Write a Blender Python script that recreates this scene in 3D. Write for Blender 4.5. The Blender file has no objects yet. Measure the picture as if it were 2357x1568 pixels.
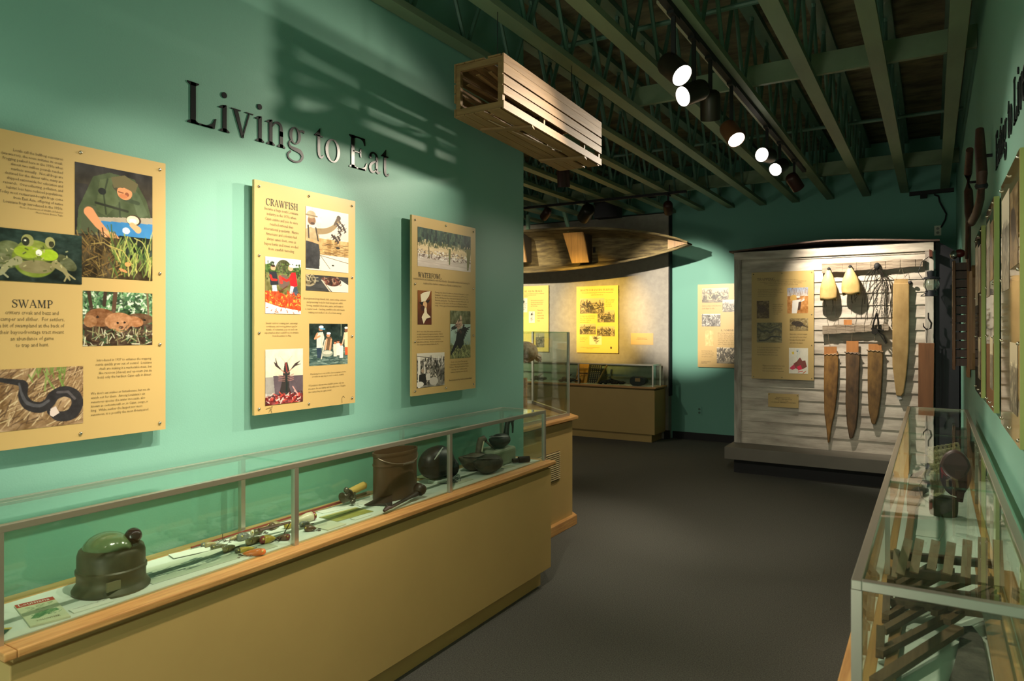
import bpy, bmesh, math, random
import numpy as np
from mathutils import Vector, Matrix, Euler

S = bpy.context.scene
COL = S.collection
random.seed(7)
RNG = np.random.RandomState(11)
PI = math.pi

# ------------------------------------------------------------------ camera
H, FPX, YAW, V0 = 1.55, 1600.0, math.radians(31.2), 755.0
CA, SA = math.cos(YAW), math.sin(YAW)
cd = bpy.data.cameras.new('camera')
cam = bpy.data.objects.new('camera', cd)
COL.objects.link(cam)
cam.location = (0, 0, H)
cam.rotation_euler = (PI / 2, 0, YAW)
cd.sensor_width = 36.0
cd.lens = 36.0 * FPX / 2357.0
cd.shift_y = -(784.0 - V0) / 2357.0
cd.clip_start = 0.05
cd.dof.use_dof = True
cd.dof.focus_distance = 3.6
cd.dof.aperture_fstop = 5.6
S.camera = cam

# ------------------------------------------------------------------ world, exposure
W = bpy.data.worlds.new('world')
S.world = W
W.use_nodes = True
W.node_tree.nodes['Background'].inputs[0].default_value = (0.5, 0.55, 0.5, 1)
W.node_tree.nodes['Background'].inputs[1].default_value = 0.05
S.view_settings.view_transform = 'Standard'
S.view_settings.look = 'None'
S.view_settings.exposure = 0.32
S.view_settings.gamma = 1.0
S.view_settings.use_curve_mapping = False
S.cycles.transparent_max_bounces = 32
S.cycles.max_bounces = 8
S.cycles.diffuse_bounces = 5
S.cycles.sample_clamp_indirect = 3.0

def ray(u, v):
    s = (u - 1178.5) / FPX
    return Vector((s * CA - SA, s * SA + CA, (V0 - v) / FPX))
O = Vector((0, 0, H))
def PX(u, v, x):
    d = ray(u, v); return O + d * (x / d.x)
def PY(u, v, y):
    d = ray(u, v); return O + d * (y / d.y)
def PZ(u, v, z):
    d = ray(u, v); return O + d * ((z - H) / d.z)

# ------------------------------------------------------------------ lights of the track lamps, and added fill
WARM = (1.0, 0.88, 0.69)
def spot(name, loc, target, power, angle=60, blend=0.7, color=WARM, r=0.03, parent=None):
    l = bpy.data.lights.new(name, 'SPOT')
    l.energy = power; l.spot_size = math.radians(angle); l.spot_blend = blend
    l.color = color; l.shadow_soft_size = r
    o = bpy.data.objects.new(name, l); COL.objects.link(o)
    o.location = loc
    d = Vector(target) - Vector(loc)
    o.rotation_euler = d.to_track_quat('-Z', 'Y').to_euler()
    return o

# each lamp: (position of the can, where it points, power, cone, blend, shell, label)
TX = -1.12     # the long track's x
TRACKZ = 3.13
L_ = []
LAMPS = [
 # kind, loc, target, power, cone, blend, colour, shell, label
 ('c', (TX, 3.42, 2.86), (0.23, 2.75, 1.45), 60, 66, .9, WARM, 'dark', 'dark bronze track lamp nearest the camera, opening tilted towards the right wall'),
 ('c', (TX, 3.77, 2.84), (-2.38, 1.95, 1.85), 92, 80, .95, WARM, 'dark', 'black track lamp second along the long track, shining open end to the left'),
 ('c', (TX, 4.10, 2.86), (-1.5, 5.6, 0.0), 60, 50, .9, WARM, 'dark', 'dark bronze track lamp third along the long track, hanging with its back to us'),
 ('c', (TX, 4.60, 2.82), (0.12, 3.55, .95), 95, 50, .9, WARM, 'copper', 'copper brown track lamp with bright open end, fourth along the track'),
 ('c', (TX, 5.73, 2.91), (-1.85, 3.35, 2.68), 170, 24, .8, WARM, 'dark', 'dark track lamp in the farther cluster, shining open end towards the slatted crate'),
 ('c', (TX, 6.27, 2.93), (-2.38, 2.7, 1.0), 90, 34, .9, WARM, 'dark', 'dark track lamp in the farther cluster, just behind the one lighting the crate'),
 ('c', (TX, 6.99, 2.93), (-.58, 7.87, 1.90), 210, 78, .95, WARM, 'maroon', 'maroon track lamp hanging last at the far end of the long track'),
 # unseen nearer lamps of the track, then spots added to brighten cases and floor
 ('o', (TX, 2.25, 2.9), (-2.38, 2.0, 1.55), 160, 52, .85, WARM, '', ''),
 ('o', (TX, 1.60, 2.9), (-2.38, 1.5, 1.55), 66, 50, .85, WARM, '', ''),
 ('o', (TX, 1.7, 2.9), (0.05, 2.2, 0.8), 85, 70, .9, WARM, '', ''),
 ('o', (TX, 1.3, 2.9), (-1.9, 1.9, 0.35), 120, 90, .9, WARM, '', ''),  # added spot, brightens the left case base and nearby floor
 ('o', (TX, 2.6, 2.9), (-0.9, 5.5, 0.0), 160, 70, 1, WARM, '', ''),  # added spot, lifts the floor farther down the room
 ('o', (-0.9, 0.2, 2.9), (-2.38, 0.7, 1.0), 30, 80, .9, WARM, '', ''),
]
YEL = (1.0, .62, .12)
BACK = [
 # back room track: can at pixel u, v on the track's plane; target ; power ; cone
 ('b', 1257, 492, (-5.6, 9.0, 2.3), 25, 60, .8, WARM, 'maroon', 'small maroon lamp at the left on the back room track'),
 ('b', 1350, 490, (-4.55, 8.8, 2.5), 30, 50, .8, (1, .72, .3), 'dark', 'large dark lamp tilted over the pirogue on the back room track'),
 ('b', 1538, 478, (-2.9, 8.8, 2.5), 12, 60, .7, (1, .85, .6), 'maroon', 'small maroon lamp at the right end of the back room track'),
]
# lamps of the back room that the partition hides from the camera
HID = [((-4.3, 4.9, 2.95), (-4.15, 9.42, 1.72), 1500, 22, .9, YEL),
       ((-5.4, 4.9, 2.95), (-5.7, 9.42, 1.85), 1200, 36, .9, (1, .86, .6)),
       ((-3.05, 4.7, 2.95), (-2.95, 9.5, 1.85), 1500, 23, .7, (1, .88, .72)),
       ((-4.6, 5.6, 2.95), (-4.0, 8.6, 0.0), 60, 90, .9, WARM)]
# unseen point lights added as soft fill for the room and ceiling
AMB = [((-1.1, -1.6, 1.2), 62, .35), ((-5.2, 3.0, 1.4), 40, .35), ((-1.2, -.8, .5), 34, .4)]
# ================================================================== mesh collector
def rotm(a, b): return Vector(b).rotation_difference(Vector(a))
class MB:
    def __init__(self): self.v = []; self.f = []; self.m = []; self.mi = 0
    def add(self, vs, fs):
        b = len(self.v); self.v += [tuple(p) for p in vs]
        for f in fs: self.f.append([b + i for i in f]); self.m.append(self.mi)
        return self
    def mat(self, i): self.mi = i; return self
    def box(self, x0, x1, y0, y1, z0, z1):
        vs = [(x, y, z) for x in (x0, x1) for y in (y0, y1) for z in (z0, z1)]
        return self.add(vs, [(0,1,3,2),(4,6,7,5),(0,4,5,1),(2,3,7,6),(0,2,6,4),(1,5,7,3)])
    def beam(self, p, q, w, h, up=(0, 0, 1)):
        p = Vector(p); q = Vector(q); d = (q - p).normalized()
        up = Vector(up)
        if abs(d.dot(up)) > .97: up = Vector((1, 0, 0)) if abs(d.x) < .9 else Vector((0, 1, 0))
        s = d.cross(up).normalized(); n = s.cross(d)
        vs = [e + s * (a * w / 2) + n * (b * h / 2) for e in (p, q) for a, b in ((-1,-1),(1,-1),(1,1),(-1,1))]
        return self.add(vs, [(0,3,2,1),(4,5,6,7),(0,1,5,4),(1,2,6,5),(2,3,7,6),(3,0,4,7)])
    def tube(self, pts, r, n=8, flat=1.0):
        pts = [Vector(p) for p in pts]
        rs = r if isinstance(r, (list, tuple)) else [r] * len(pts)
        vs = []; fs = []; ref = None
        for i, p in enumerate(pts):
            t = (pts[min(i+1, len(pts)-1)] - pts[max(i-1, 0)]).normalized()
            if ref is None or abs(t.dot(ref)) > .98:
                ref = Vector((0,0,1)) if abs(t.z) < .9 else Vector((1,0,0))
            s = t.cross(ref).normalized(); k = s.cross(t)
            for j in range(n):
                a = 2 * PI * j / n
                vs.append(p + s * (math.cos(a) * rs[i]) + k * (math.sin(a) * rs[i] * flat))
        for i in range(len(pts) - 1):
            for j in range(n):
                a = i*n+j; b = i*n+(j+1) % n
                fs.append((a, b, b+n, a+n))
        fs.append(tuple(range(n))[::-1]); fs.append(tuple((len(pts)-1)*n+j for j in range(n)))
        return self.add(vs, fs)
    def lathe(self, prof, c=(0,0,0), n=24, axis=(0,0,1), sx=1, sy=1, caps=True):
        q = Vector((0,0,1)).rotation_difference(Vector(axis)); c = Vector(c)
        vs = []; fs = []
        for r, z in prof:
            for j in range(n):
                a = 2*PI*j/n
                vs.append(c + q @ Vector((r*math.cos(a)*sx, r*math.sin(a)*sy, z)))
        for i in range(len(prof)-1):
            for j in range(n):
                a = i*n+j; b = i*n+(j+1) % n
                fs.append((a, b, b+n, a+n))
        if caps and prof[0][0] > 1e-5: fs.append(tuple(range(n))[::-1])
        if caps and prof[-1][0] > 1e-5: fs.append(tuple((len(prof)-1)*n+j for j in range(n)))
        return self.add(vs, fs)
    def ell(self, c, r, n=16, m=10, q=None):
        c = Vector(c); vs = []; fs = []
        for i in range(m+1):
            p = PI*i/m
            for j in range(n):
                a = 2*PI*j/n
                w = Vector((r[0]*math.sin(p)*math.cos(a), r[1]*math.sin(p)*math.sin(a), r[2]*math.cos(p)))
                if q: w = q @ w
                vs.append(c+w)
        for i in range(m):
            for j in range(n):
                a = i*n+j; b = i*n+(j+1) % n
                fs.append((a, a+n, b+n, b))
        return self.add(vs, fs)
    def prism(self, pts, fr, h0=0, h1=.01):
        """outline pts (a,b) on frame fr, from height h0 to h1 along its normal"""
        n = len(pts)
        vs = [fr.p(a, b, h0) for a, b in pts] + [fr.p(a, b, h1) for a, b in pts]
        fs = [tuple(range(n))[::-1], tuple(range(n, 2*n))] + [(i, (i+1) % n, n+(i+1) % n, n+i) for i in range(n)]
        return self.add(vs, fs)
    def rect(self, fr, a0, a1, b0, b1, h0=0, h1=.01):
        return self.prism([(a0,b0),(a1,b0),(a1,b1),(a0,b1)], fr, h0, h1)
    def grid(self, fn, nu, nv):
        vs = [fn(i/nu, j/nv) for i in range(nu+1) for j in range(nv+1)]
        return self.add(vs, [(i*(nv+1)+j, (i+1)*(nv+1)+j, (i+1)*(nv+1)+j+1, i*(nv+1)+j+1) for i in range(nu) for j in range(nv)])
    def build(self, name, mats, parent=None, org=None, smooth=False, bevel=0, local=False, recalc=True):
        if not isinstance(mats, (list, tuple)): mats = [mats]
        if org is None:
            org = Vector((0,0,0)) if local else (wloc(parent) if parent else Vector((0,0,0)))
        org = Vector(org)
        me = bpy.data.meshes.new(name)
        me.from_pydata([tuple(Vector(p)-org) for p in self.v], [], self.f)
        for m in mats: me.materials.append(m)
        me.polygons.foreach_set('material_index', self.m)
        if recalc:
            bm = bmesh.new(); bm.from_mesh(me)
            bmesh.ops.recalc_face_normals(bm, faces=bm.faces)
            bm.to_mesh(me); bm.free()
        if smooth:
            me.polygons.foreach_set('use_smooth', [True]*len(me.polygons))
            if smooth != 'all':
                try: me.set_sharp_from_angle(angle=math.radians(38))
                except Exception: pass
        o = bpy.data.objects.new(name, me); COL.objects.link(o)
        if parent: o.parent = parent
        else: o.location = org
        if bevel:
            b = o.modifiers.new('bevel', 'BEVEL'); b.width = bevel; b.segments = 2
            b.limit_method = 'ANGLE'; b.angle_limit = math.radians(40)
        return o
def wloc(o):
    v = Vector((0,0,0))
    while o: v += o.location; o = o.parent
    return v
def tag(o, label, cat, group=None, kind=None):
    o['label'] = label; o['category'] = cat
    if group: o['group'] = group
    if kind: o['kind'] = kind
    return o
def thing(name, label, cat, loc=(0,0,0), group=None):
    o = bpy.data.objects.new(name, None); COL.objects.link(o)
    o.empty_display_size = .05; o.location = Vector(loc)
    return tag(o, label, cat, group)
def solo(mb, name, mats, label, cat, loc=(0,0,0), group=None, **k):
    return tag(mb.build(name, mats, org=loc, **k), label, cat, group)
def struct(mb, name, mats, **k):
    o = mb.build(name, mats, **k); o['kind'] = 'structure'; return o
def copy_tree(o, parent=None):
    c = o.copy(); COL.objects.link(c)
    if parent: c.parent = parent
    for ch in list(o.children): copy_tree(ch, c)
    return c

class Fr:
    """a plane: origin o, right r, up u, normal n towards the viewer"""
    def __init__(s, o, r, n, u=(0,0,1)):
        s.o = Vector(o); s.r = Vector(r).normalized(); s.n = Vector(n).normalized(); s.u = Vector(u).normalized()
    def p(s, a, b, h=0): return s.o + s.r*a + s.u*b + s.n*h
def FX(x, y, z): return Fr((x,y,z), (0,1,0), (1,0,0))      # facing +x (left wall): right is +y
def FXm(x, y, z): return Fr((x,y,z), (0,-1,0), (-1,0,0))   # facing -x (right wall)
def FYm(x, y, z): return Fr((x,y,z), (1,0,0), (0,-1,0))    # facing -y (far wall)

# ================================================================== materials
def s2l(c):
    return tuple((x/12.92 if x <= .04045 else ((x+.055)/1.055)**2.4) for x in c)
def hx(r, g, b): return s2l((r/255, g/255, b/255))
def newmat(name):
    m = bpy.data.materials.new(name); m.use_nodes = True
    return m, m.node_tree, m.node_tree.nodes['Principled BSDF']
def mat(name, c, rough=.6, metal=0, var=0, scale=8, stretch=(1,1,1), c2=None, bump=0, bscale=None, spec=.5, coat=0):
    m, nt, b = newmat(name)
    b.inputs['Roughness'].default_value = rough; b.inputs['Metallic'].default_value = metal
    b.inputs['Specular IOR Level'].default_value = spec
    b.inputs['Coat Weight'].default_value = coat
    b.inputs['Base Color'].default_value = (*c, 1)
    if c2 is None and var: c2 = tuple(max(0, x*(1-var)) for x in c)
    if c2 is not None or bump:
        tc = nt.nodes.new('ShaderNodeTexCoord'); mp = nt.nodes.new('ShaderNodeMapping')
        mp.inputs['Scale'].default_value = stretch
        nt.links.new(tc.outputs['Object'], mp.inputs[0])
    if c2 is not None:
        n = nt.nodes.new('ShaderNodeTexNoise'); n.inputs['Scale'].default_value = scale
        n.inputs['Detail'].default_value = 6; n.inputs['Roughness'].default_value = .6
        r = nt.nodes.new('ShaderNodeValToRGB')
        r.color_ramp.elements[0].position = .35; r.color_ramp.elements[1].position = .66
        r.color_ramp.elements[0].color = (*c2, 1); r.color_ramp.elements[1].color = (*c, 1)
        nt.links.new(mp.outputs[0], n.inputs[0]); nt.links.new(n.outputs[0], r.inputs[0])
        nt.links.new(r.outputs[0], b.inputs['Base Color'])
    if bump:
        n2 = nt.nodes.new('ShaderNodeTexNoise'); n2.inputs['Scale'].default_value = bscale or scale*4
        n2.inputs['Detail'].default_value = 4
        bp = nt.nodes.new('ShaderNodeBump'); bp.inputs['Strength'].default_value = bump
        bp.inputs['Distance'].default_value = .004
        nt.links.new(mp.outputs[0], n2.inputs[0]); nt.links.new(n2.outputs[0], bp.inputs['Height'])
        nt.links.new(bp.outputs[0], b.inputs['Normal'])
    return m
def emat(name, c, s):
    m, nt, b = newmat(name)
    b.inputs['Base Color'].default_value = (0,0,0,1)
    b.inputs['Emission Color'].default_value = (*c, 1); b.inputs['Emission Strength'].default_value = s
    return m
def glassmat(name, tint=(.93,.98,.95), base=.045, rough=.0):
    """thin pane: mostly clear, mirror-like at grazing angles"""
    m = bpy.data.materials.new(name); m.use_nodes = True; nt = m.node_tree; nt.nodes.clear()
    out = nt.nodes.new('ShaderNodeOutputMaterial'); mx = nt.nodes.new('ShaderNodeMixShader')
    tr = nt.nodes.new('ShaderNodeBsdfTransparent'); gl = nt.nodes.new('ShaderNodeBsdfGlossy')
    tr.inputs[0].default_value = (*tint, 1); gl.inputs['Roughness'].default_value = rough
    gl.inputs[0].default_value = (1,1,1,1)
    lw = nt.nodes.new('ShaderNodeLayerWeight'); lw.inputs[0].default_value = .5
    p = nt.nodes.new('ShaderNodeMath'); p.operation = 'POWER'; p.inputs[1].default_value = 4.2
    mm = nt.nodes.new('ShaderNodeMath'); mm.operation = 'MULTIPLY_ADD'
    mm.inputs[1].default_value = .75; mm.inputs[2].default_value = base; mm.use_clamp = True
    nt.links.new(lw.outputs['Facing'], p.inputs[0]); nt.links.new(p.outputs[0], mm.inputs[0])
    nt.links.new(mm.outputs[0], mx.inputs[0]); nt.links.new(tr.outputs[0], mx.inputs[1])
    nt.links.new(gl.outputs[0], mx.inputs[2]); nt.links.new(mx.outputs[0], out.inputs[0])
    return m
def attrmat(name, rough=.35):
    m, nt, b = newmat(name)
    a = nt.nodes.new('ShaderNodeAttribute'); a.attribute_name = 'ink'
    nt.links.new(a.outputs['Color'], b.inputs['Base Color']); b.inputs['Roughness'].default_value = rough
    return m
def wood(name, c1, c2, axis='y', s=6, rough=.45, bump=.25, ratio=14):
    st = {'x': (1, ratio, ratio), 'y': (ratio, 1, ratio), 'z': (ratio, ratio, 1)}[axis]
    return mat(name, c1, rough, c2=c2, scale=s/2, stretch=st, bump=bump, bscale=s)

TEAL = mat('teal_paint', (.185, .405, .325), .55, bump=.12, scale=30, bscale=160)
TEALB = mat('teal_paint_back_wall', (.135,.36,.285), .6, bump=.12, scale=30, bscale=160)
GREENB = mat('green_beam_paint', (.19, .265, .155), .6, var=.25, scale=3, stretch=(1,.3,1))
GREENW = mat('green_web_paint', (.10, .21, .15), .5, var=.2, scale=4)
DECK = mat('ceiling_deck', (.21,.185,.10), .9, c2=(.06,.058,.035), scale=3.0, stretch=(1,2.5,1), bump=.8, bscale=12)
CARPET = mat('carpet', (.160,.158,.138), .95, c2=(.080,.080,.070), scale=160, bump=.9, bscale=500, spec=.1)
TAN = mat('tan_laminate', (.46,.315,.11), .5, var=.06, scale=3)
TAND = mat('tan_laminate_shaded', (.26,.17,.055), .6)  # darker copy of the tan: shade of the recess put into the colour
PANEL = mat('panel_tan', (.53,.365,.14), .38, var=.03, scale=2)
PANELY = mat('panel_yellow', (.80,.60,.16), .4)
PEDGE = mat('panel_edge', (.42,.33,.16), .4)
LIME = mat('lime_edge', (.36,.385,.115), .45)
PANELG = mat('panel_gloss', (.50,.35,.14), .05, coat=1.0)
OAK = wood('oak_edge', (.60,.33,.11), (.42,.20,.06), 'y', 8)
OAKX = wood('oak_edge_x', (.60,.33,.11), (.42,.20,.06), 'x', 8)
ALU = mat('aluminium', (.56,.52,.44), .32, metal=.85)
ALUD = mat('aluminium_dark', (.22,.21,.19), .35, metal=.8)
GLASS = glassmat('glass')
GLASSG = glassmat('glass_green_edge', (.80,.93,.86), .10)
BLACK = mat('black_gloss', (.010,.011,.012), .3, spec=.3)
INK = mat('ink', (.035,.030,.022), .5)
INKM = mat('ink_faint', (.16,.115,.045), .5)
STEEL = mat('screw_steel', (.55,.50,.42), .22, metal=1)
ATTR = attrmat('printed_photo')
GREYW = mat('grey_fabric_wall', (.36,.335,.285), .85, c2=(.30,.28,.24), scale=14, bump=.5, bscale=260)
BLACKM = mat('black_matte', (.008,.008,.010), .75)
PAPER = mat('case_lining', (.66,.71,.62), .7, var=.05, scale=5)
CARD = mat('card', (.62,.62,.46), .6)
CARDW = mat('white_card', (.72,.74,.64), .6)

# ================================================================== lettering
class SG:
    pass
def _stem(x, y0, y1, w, bot=True, top=True, e=8.5, th=2.6):
    out = [('p', [(x-w/2,y0),(x+w/2,y0),(x+w/2,y1),(x-w/2,y1)])]
    for y, s, on in ((y0, 1, bot), (y1, -1, top)):
        if on:
            out.append(('p', [(x-w/2-e,y),(x+w/2+e,y),(x+w/2+e,y+s*th),(x+w/2,y+s*(th+6)),(x-w/2,y+s*(th+6)),(x-w/2-e,y+s*th)]))
    return out
def _flag(x, y, w, s=1):     # slanted half serif at the top of a small letter
    return [('p', [(x-w/2-11,y-7),(x-w/2-11,y-9.5),(x-w/2+1,y-9),(x+w/2,y),(x+w/2-3,y+1)])]
def _bar(x0, y, x1, t=4): return [('p', [(x0,y-t/2),(x1,y-t/2),(x1,y+t/2),(x0,y+t/2)])]
def _pl(*p): return [('p', list(p))]
def _ring(cx, cy, rx, ry, ix, iy): return [('r', cx, cy, rx, ry, ix, iy)]
def _st(pts, ws): return [('s', pts, ws)]
T_ = 13.5
G = {
 'L': (88, _stem(24,0,100,T_) + _bar(24,2,76,4) + _pl((46,0),(82,0),(87,26),(84,26),(76,12),(62,4),(46,4))),
 'E': (88, _stem(24,0,100,T_) + _bar(24,2,76,4) + _pl((46,0),(80,0),(86,25),(83,25),(75,11),(60,4),(46,4)) + _bar(24,98,72,4) + _pl((50,100),(76,100),(78,78),(75,78),(70,90),(60,96),(50,96)) + _bar(24,52,56,4) + _pl((52,54),(57,66),(60,66),(60,38),(57,38),(52,50))),
 'F': (80, _stem(24,0,100,T_) + _bar(24,98,70,4) + _pl((48,100),(75,100),(77,77),(74,77),(69,90),(58,96),(48,96)) + _bar(24,51,54,4) + _pl((50,53),(55,65),(58,65),(58,37),(55,37),(50,49))),
 'I': (46, _stem(23,0,100,T_)),
 'H': (102, _stem(24,0,100,T_) + _stem(78,0,100,T_) + _bar(24,52,78,4.5)),
 'T': (86, _stem(43,0,100,T_,True,False) + _bar(6,98,80,4.5) + _pl((5,100),(24,100),(24,96),(14,92),(7,76),(4,76)) + _pl((81,100),(62,100),(62,96),(72,92),(79,76),(82,76))),
 'P': (80, _stem(24,0,100,T_) + _st([(26,98),(50,98),(66,88),(70,73),(66,58),(50,48),(30,48)], [4,4.5,9,14,9,4.5,4])),
 'R': (92, _stem(24,0,100,T_) + _st([(26,98),(50,98),(65,89),(68,75),(64,61),(50,52),(30,52)], [4,4.5,9,14,9,4.5,4]) + _pl((42,52),(55,52),(82,5),(94,2.6),(94,0),(72,0))),
 'B': (86, _stem(24,0,100,T_) + _st([(26,98),(46,98),(60,90),(64,77),(60,64),(46,54),(30,54)], [4,4.5,8,13,8,4.5,4]) + _st([(30,54),(52,53),(68,43),(72,28),(67,12),(52,2),(26,2)], [4,4.5,9,14,9,4.5,4])),
 'S': (76, _st([(64,78),(60,90),(46,97),(32,98),(18,90),(14,77),(22,64),(38,55),(56,44),(64,30),(60,12),(44,2),(28,2),(14,12),(9,28)], [3,4,4.5,5,8,11,13,14,14,12,8,5,4.5,4,3]) + _pl((62,99),(66,99),(67,74),(63,74)) + _pl((8,0),(12,0),(11,30),(7,30))),
 'C': (94, _st([(82,76),(74,90),(58,98),(40,98),(22,84),(14,62),(14,38),(24,14),(42,2),(60,2),(76,12),(86,28)], [3,4,4.5,6,10,14,14,10,6,4.5,4,3]) + _pl((79,99),(83,99),(85,70),(81,70))),
 'G': (100, _st([(82,76),(74,90),(58,98),(40,98),(22,84),(14,62),(14,38),(24,14),(42,2),(60,2),(78,8)], [3,4,4.5,6,10,14,14,10,6,4.5,4]) + _pl((79,99),(83,99),(85,70),(81,70)) + _stem(80,6,42,T_,False,True)),
 'O': (104, _ring(52,50,44,51,29,46.5)),
 'U': (102, _stem(24,30,100,T_,False,True) + _st([(24,34),(26,16),(38,3),(54,1.5),(68,6),(78,20),(79,36)], [T_,13,8,5,5,5,5]) + _stem(79,30,100,5,False,True)),
 'D': (102, _stem(24,0,100,T_) + _st([(26,98),(52,98),(76,84),(86,60),(86,40),(76,16),(52,2),(26,2)], [4,4.5,9,14,14,9,4.5,4])),
 'A': (98, _st([(12,3),(48,100)], [4.5,4.5]) + _pl((42,102),(52,102),(92,3),(77,3)) + _bar(28,34,68,4.5) + _bar(2,1.4,24,2.8) + _bar(66,1.4,98,2.8)),
 'V': (98, _pl((8,97),(24,97),(56,-2),(46,-2)) + _st([(51,0),(86,97)], [4.5,4.5]) + _bar(0,98.6,32,2.8) + _bar(72,98.6,98,2.8)),
 'W': (136, _pl((8,97),(23,97),(50,-2),(41,-2)) + _st([(45,0),(70,90)], [4.5,4.5]) + _pl((56,97),(71,97),(97,-2),(88,-2)) + _st([(92,0),(124,97)], [4.5,4.5]) + _bar(0,98.6,31,2.8) + _bar(48,98.6,79,2.8) + _bar(112,98.6,136,2.8)),
 'M': (122, _stem(22,0,100,4.5,True,False) + _pl((14,100),(34,100),(66,14),(60,0)) + _st([(60,3),(92,98)], [4.5,4.5]) + _stem(97,0,100,T_) + _bar(6,98.6,30,2.8)),
 'N': (104, _stem(22,0,100,4.5,True,False) + _pl((8,100),(26,100),(86,10),(86,-2),(80,-2)) + _stem(84,0,100,4.5,False,True) + _bar(4,98.6,22,2.8)),
 'Y': (94, _pl((6,97),(22,97),(52,46),(40,46)) + _st([(48,46),(82,97)], [4.5,4.5]) + _stem(46,0,48,T_,True,False) + _bar(0,98.6,30,2.8) + _bar(68,98.6,94,2.8)),
 'i': (38, _stem(20,0,67,11.5,True,False) + _flag(20,68,11.5) + [('r',19,93,7.5,7.5,0,0)]),
 'v': (72, _pl((8,65),(22,65),(42,-2),(34,-2)) + _st([(38,0),(60,65)], [4,4]) + _bar(0,66.2,31,2.6) + _bar(48,66.2,73,2.6)),
 'n': (74, _stem(20,0,67,11.5,True,False) + _flag(20,68,11.5) + _st([(24,50),(34,62),(46,65),(55,58),(57,44),(57,30)], [3,5,7,9,11.5,11.5]) + _stem(57,0,44,11.5,True,False)),
 'g': (72, _ring(34,44,22,24,11,21) + _st([(50,58),(60,63),(69,61)], [5,6,7]) + _st([(18,28),(11,18),(18,9),(36,6),(54,2),(62,-10),(52,-24),(32,-29),(12,-24),(7,-13),(18,-2)], [4,5,8,11,12,9,6,5,5,6,5])),
 't': (42, _st([(21,64),(21,20),(25,6),(34,4),(41,11)], [11.5,11.5,9,6,3]) + _bar(3,65,38,4) + _pl((3,64),(26.5,88),(26.5,64))),
 'o': (73, _ring(36,33,30,35,18.5,31)),
 'a': (66, _st([(13,50),(17,61),(30,65),(42,60),(45,48),(45,14),(49,5),(56,5),(63,10)], [9,6,5,7,11.5,11.5,8,5,3]) + _st([(45,42),(32,36),(18,28),(12,16),(18,5),(30,4),(45,15)], [4,6,9,12,9,6,4]) + [('r',14,50,5.5,5.5,0,0)]),
 'e': (66, _st([(13,38),(57,38)], [4,4]) + _st([(56,38),(53,55),(40,65),(26,62),(13,48),(11,30),(18,11),(34,2),(48,6),(59,18)], [8,8,5,5,10,12,11,7,5,3])),
 "'": (26, _pl((8,100),(18,100),(15,72),(11,72))),
 ' ': (38, []),
}
def _catmull(pts, ws, k=5):
    if len(pts) < 3: return pts, ws
    P = [np.array(p, float) for p in pts]; P = [2*P[0]-P[1]] + P + [2*P[-1]-P[-2]]
    Wd = [ws[0]] + list(ws) + [ws[-1]]; op = []; ow = []
    for i in range(1, len(P)-2):
        for j in range(k):
            t = j/k
            q = .5*((2*P[i])+(-P[i-1]+P[i+1])*t+(2*P[i-1]-5*P[i]+4*P[i+1]-P[i+2])*t*t+(-P[i-1]+3*P[i]-3*P[i+1]+P[i+2])*t**3)
            op.append(tuple(q)); ow.append(Wd[i]*(1-t)+Wd[i+1]*t)
    op.append(tuple(P[-2])); ow.append(Wd[-2])
    return op, ow
def glyph(mb, ch, fr, a0, b0, s, xs=1.0, h0=0, h1=.002, k=5, fat=1.0):
    """one serif letter, s = metres per cap height/100"""
    adv, prims = G[ch]
    tp = lambda x, y: (a0 + x*s*xs, b0 + y*s)
    for pr in prims:
        if pr[0] == 'p': mb.prism([tp(*q) for q in pr[1]], fr, h0, h1)
        elif pr[0] == 'r':
            _, cx, cy, rx, ry, ix, iy = pr; n = 10*max(1, k-1)
            o = [(cx+rx*math.cos(2*PI*i/n), cy+ry*math.sin(2*PI*i/n)) for i in range(n)]
            if ix == 0: mb.prism([tp(*q) for q in o], fr, h0, h1); continue
            q = [(cx+ix*math.cos(2*PI*i/n), cy+iy*math.sin(2*PI*i/n)) for i in range(n)]
            vs = [fr.p(*tp(*e), hh) for hh in (h0, h1) for e in o+q]; m = 2*n; fs = []
            for i in range(n):
                j = (i+1) % n
                fs += [(m+i, m+j, m+n+j, m+n+i), (i, n+i, n+j, j), (i, j, m+j, m+i), (n+i, m+n+i, m+n+j, n+j)]
            mb.add(vs, fs)
        else:
            pts, ws = _catmull(pr[1], [w*fat for w in pr[2]], k)
            vs = []; n = len(pts)
            L = []; R = []
            for i in range(n):
                p = Vector(pts[i]); d = (Vector(pts[min(i+1,n-1)])-Vector(pts[max(i-1,0)])).normalized()
                nn = Vector((-d.y, d.x))*ws[i]/2; L.append(p+nn); R.append(p-nn)
            for hh in (h0, h1):
                vs += [fr.p(*tp(*q), hh) for q in L+R]
            m = 2*n; fs = []
            for i in range(n-1):
                fs += [(m+i, m+n+i, m+n+i+1, m+i+1), (i, i+1, n+i+1, n+i), (i, m+i, m+i+1, i+1), (n+i, n+i+1, m+n+i+1, m+n+i)]
            fs += [(0, n, m+n, m), (n-1, m+n-1, m+2*n-1, 2*n-1)]
            mb.add(vs, fs)
    return adv*s*xs
def word_width(txt, s, xs=1.0, sp=0): return sum((G[c][0]+sp)*s*xs for c in txt)
def word(mb, txt, fr, a0, b0, cap, width=None, h1=.0012, k=2, sp=0, fat=1.0, h0=0):
    s = cap/100; xs = 1.0
    if width: xs = width/word_width(txt, s, 1.0, sp)
    a = a0
    for c in txt:
        glyph(mb, c, fr, a, b0, s, xs, h0, h1, k, fat); a += (G[c][0]+sp)*s*xs
    return a
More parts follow.
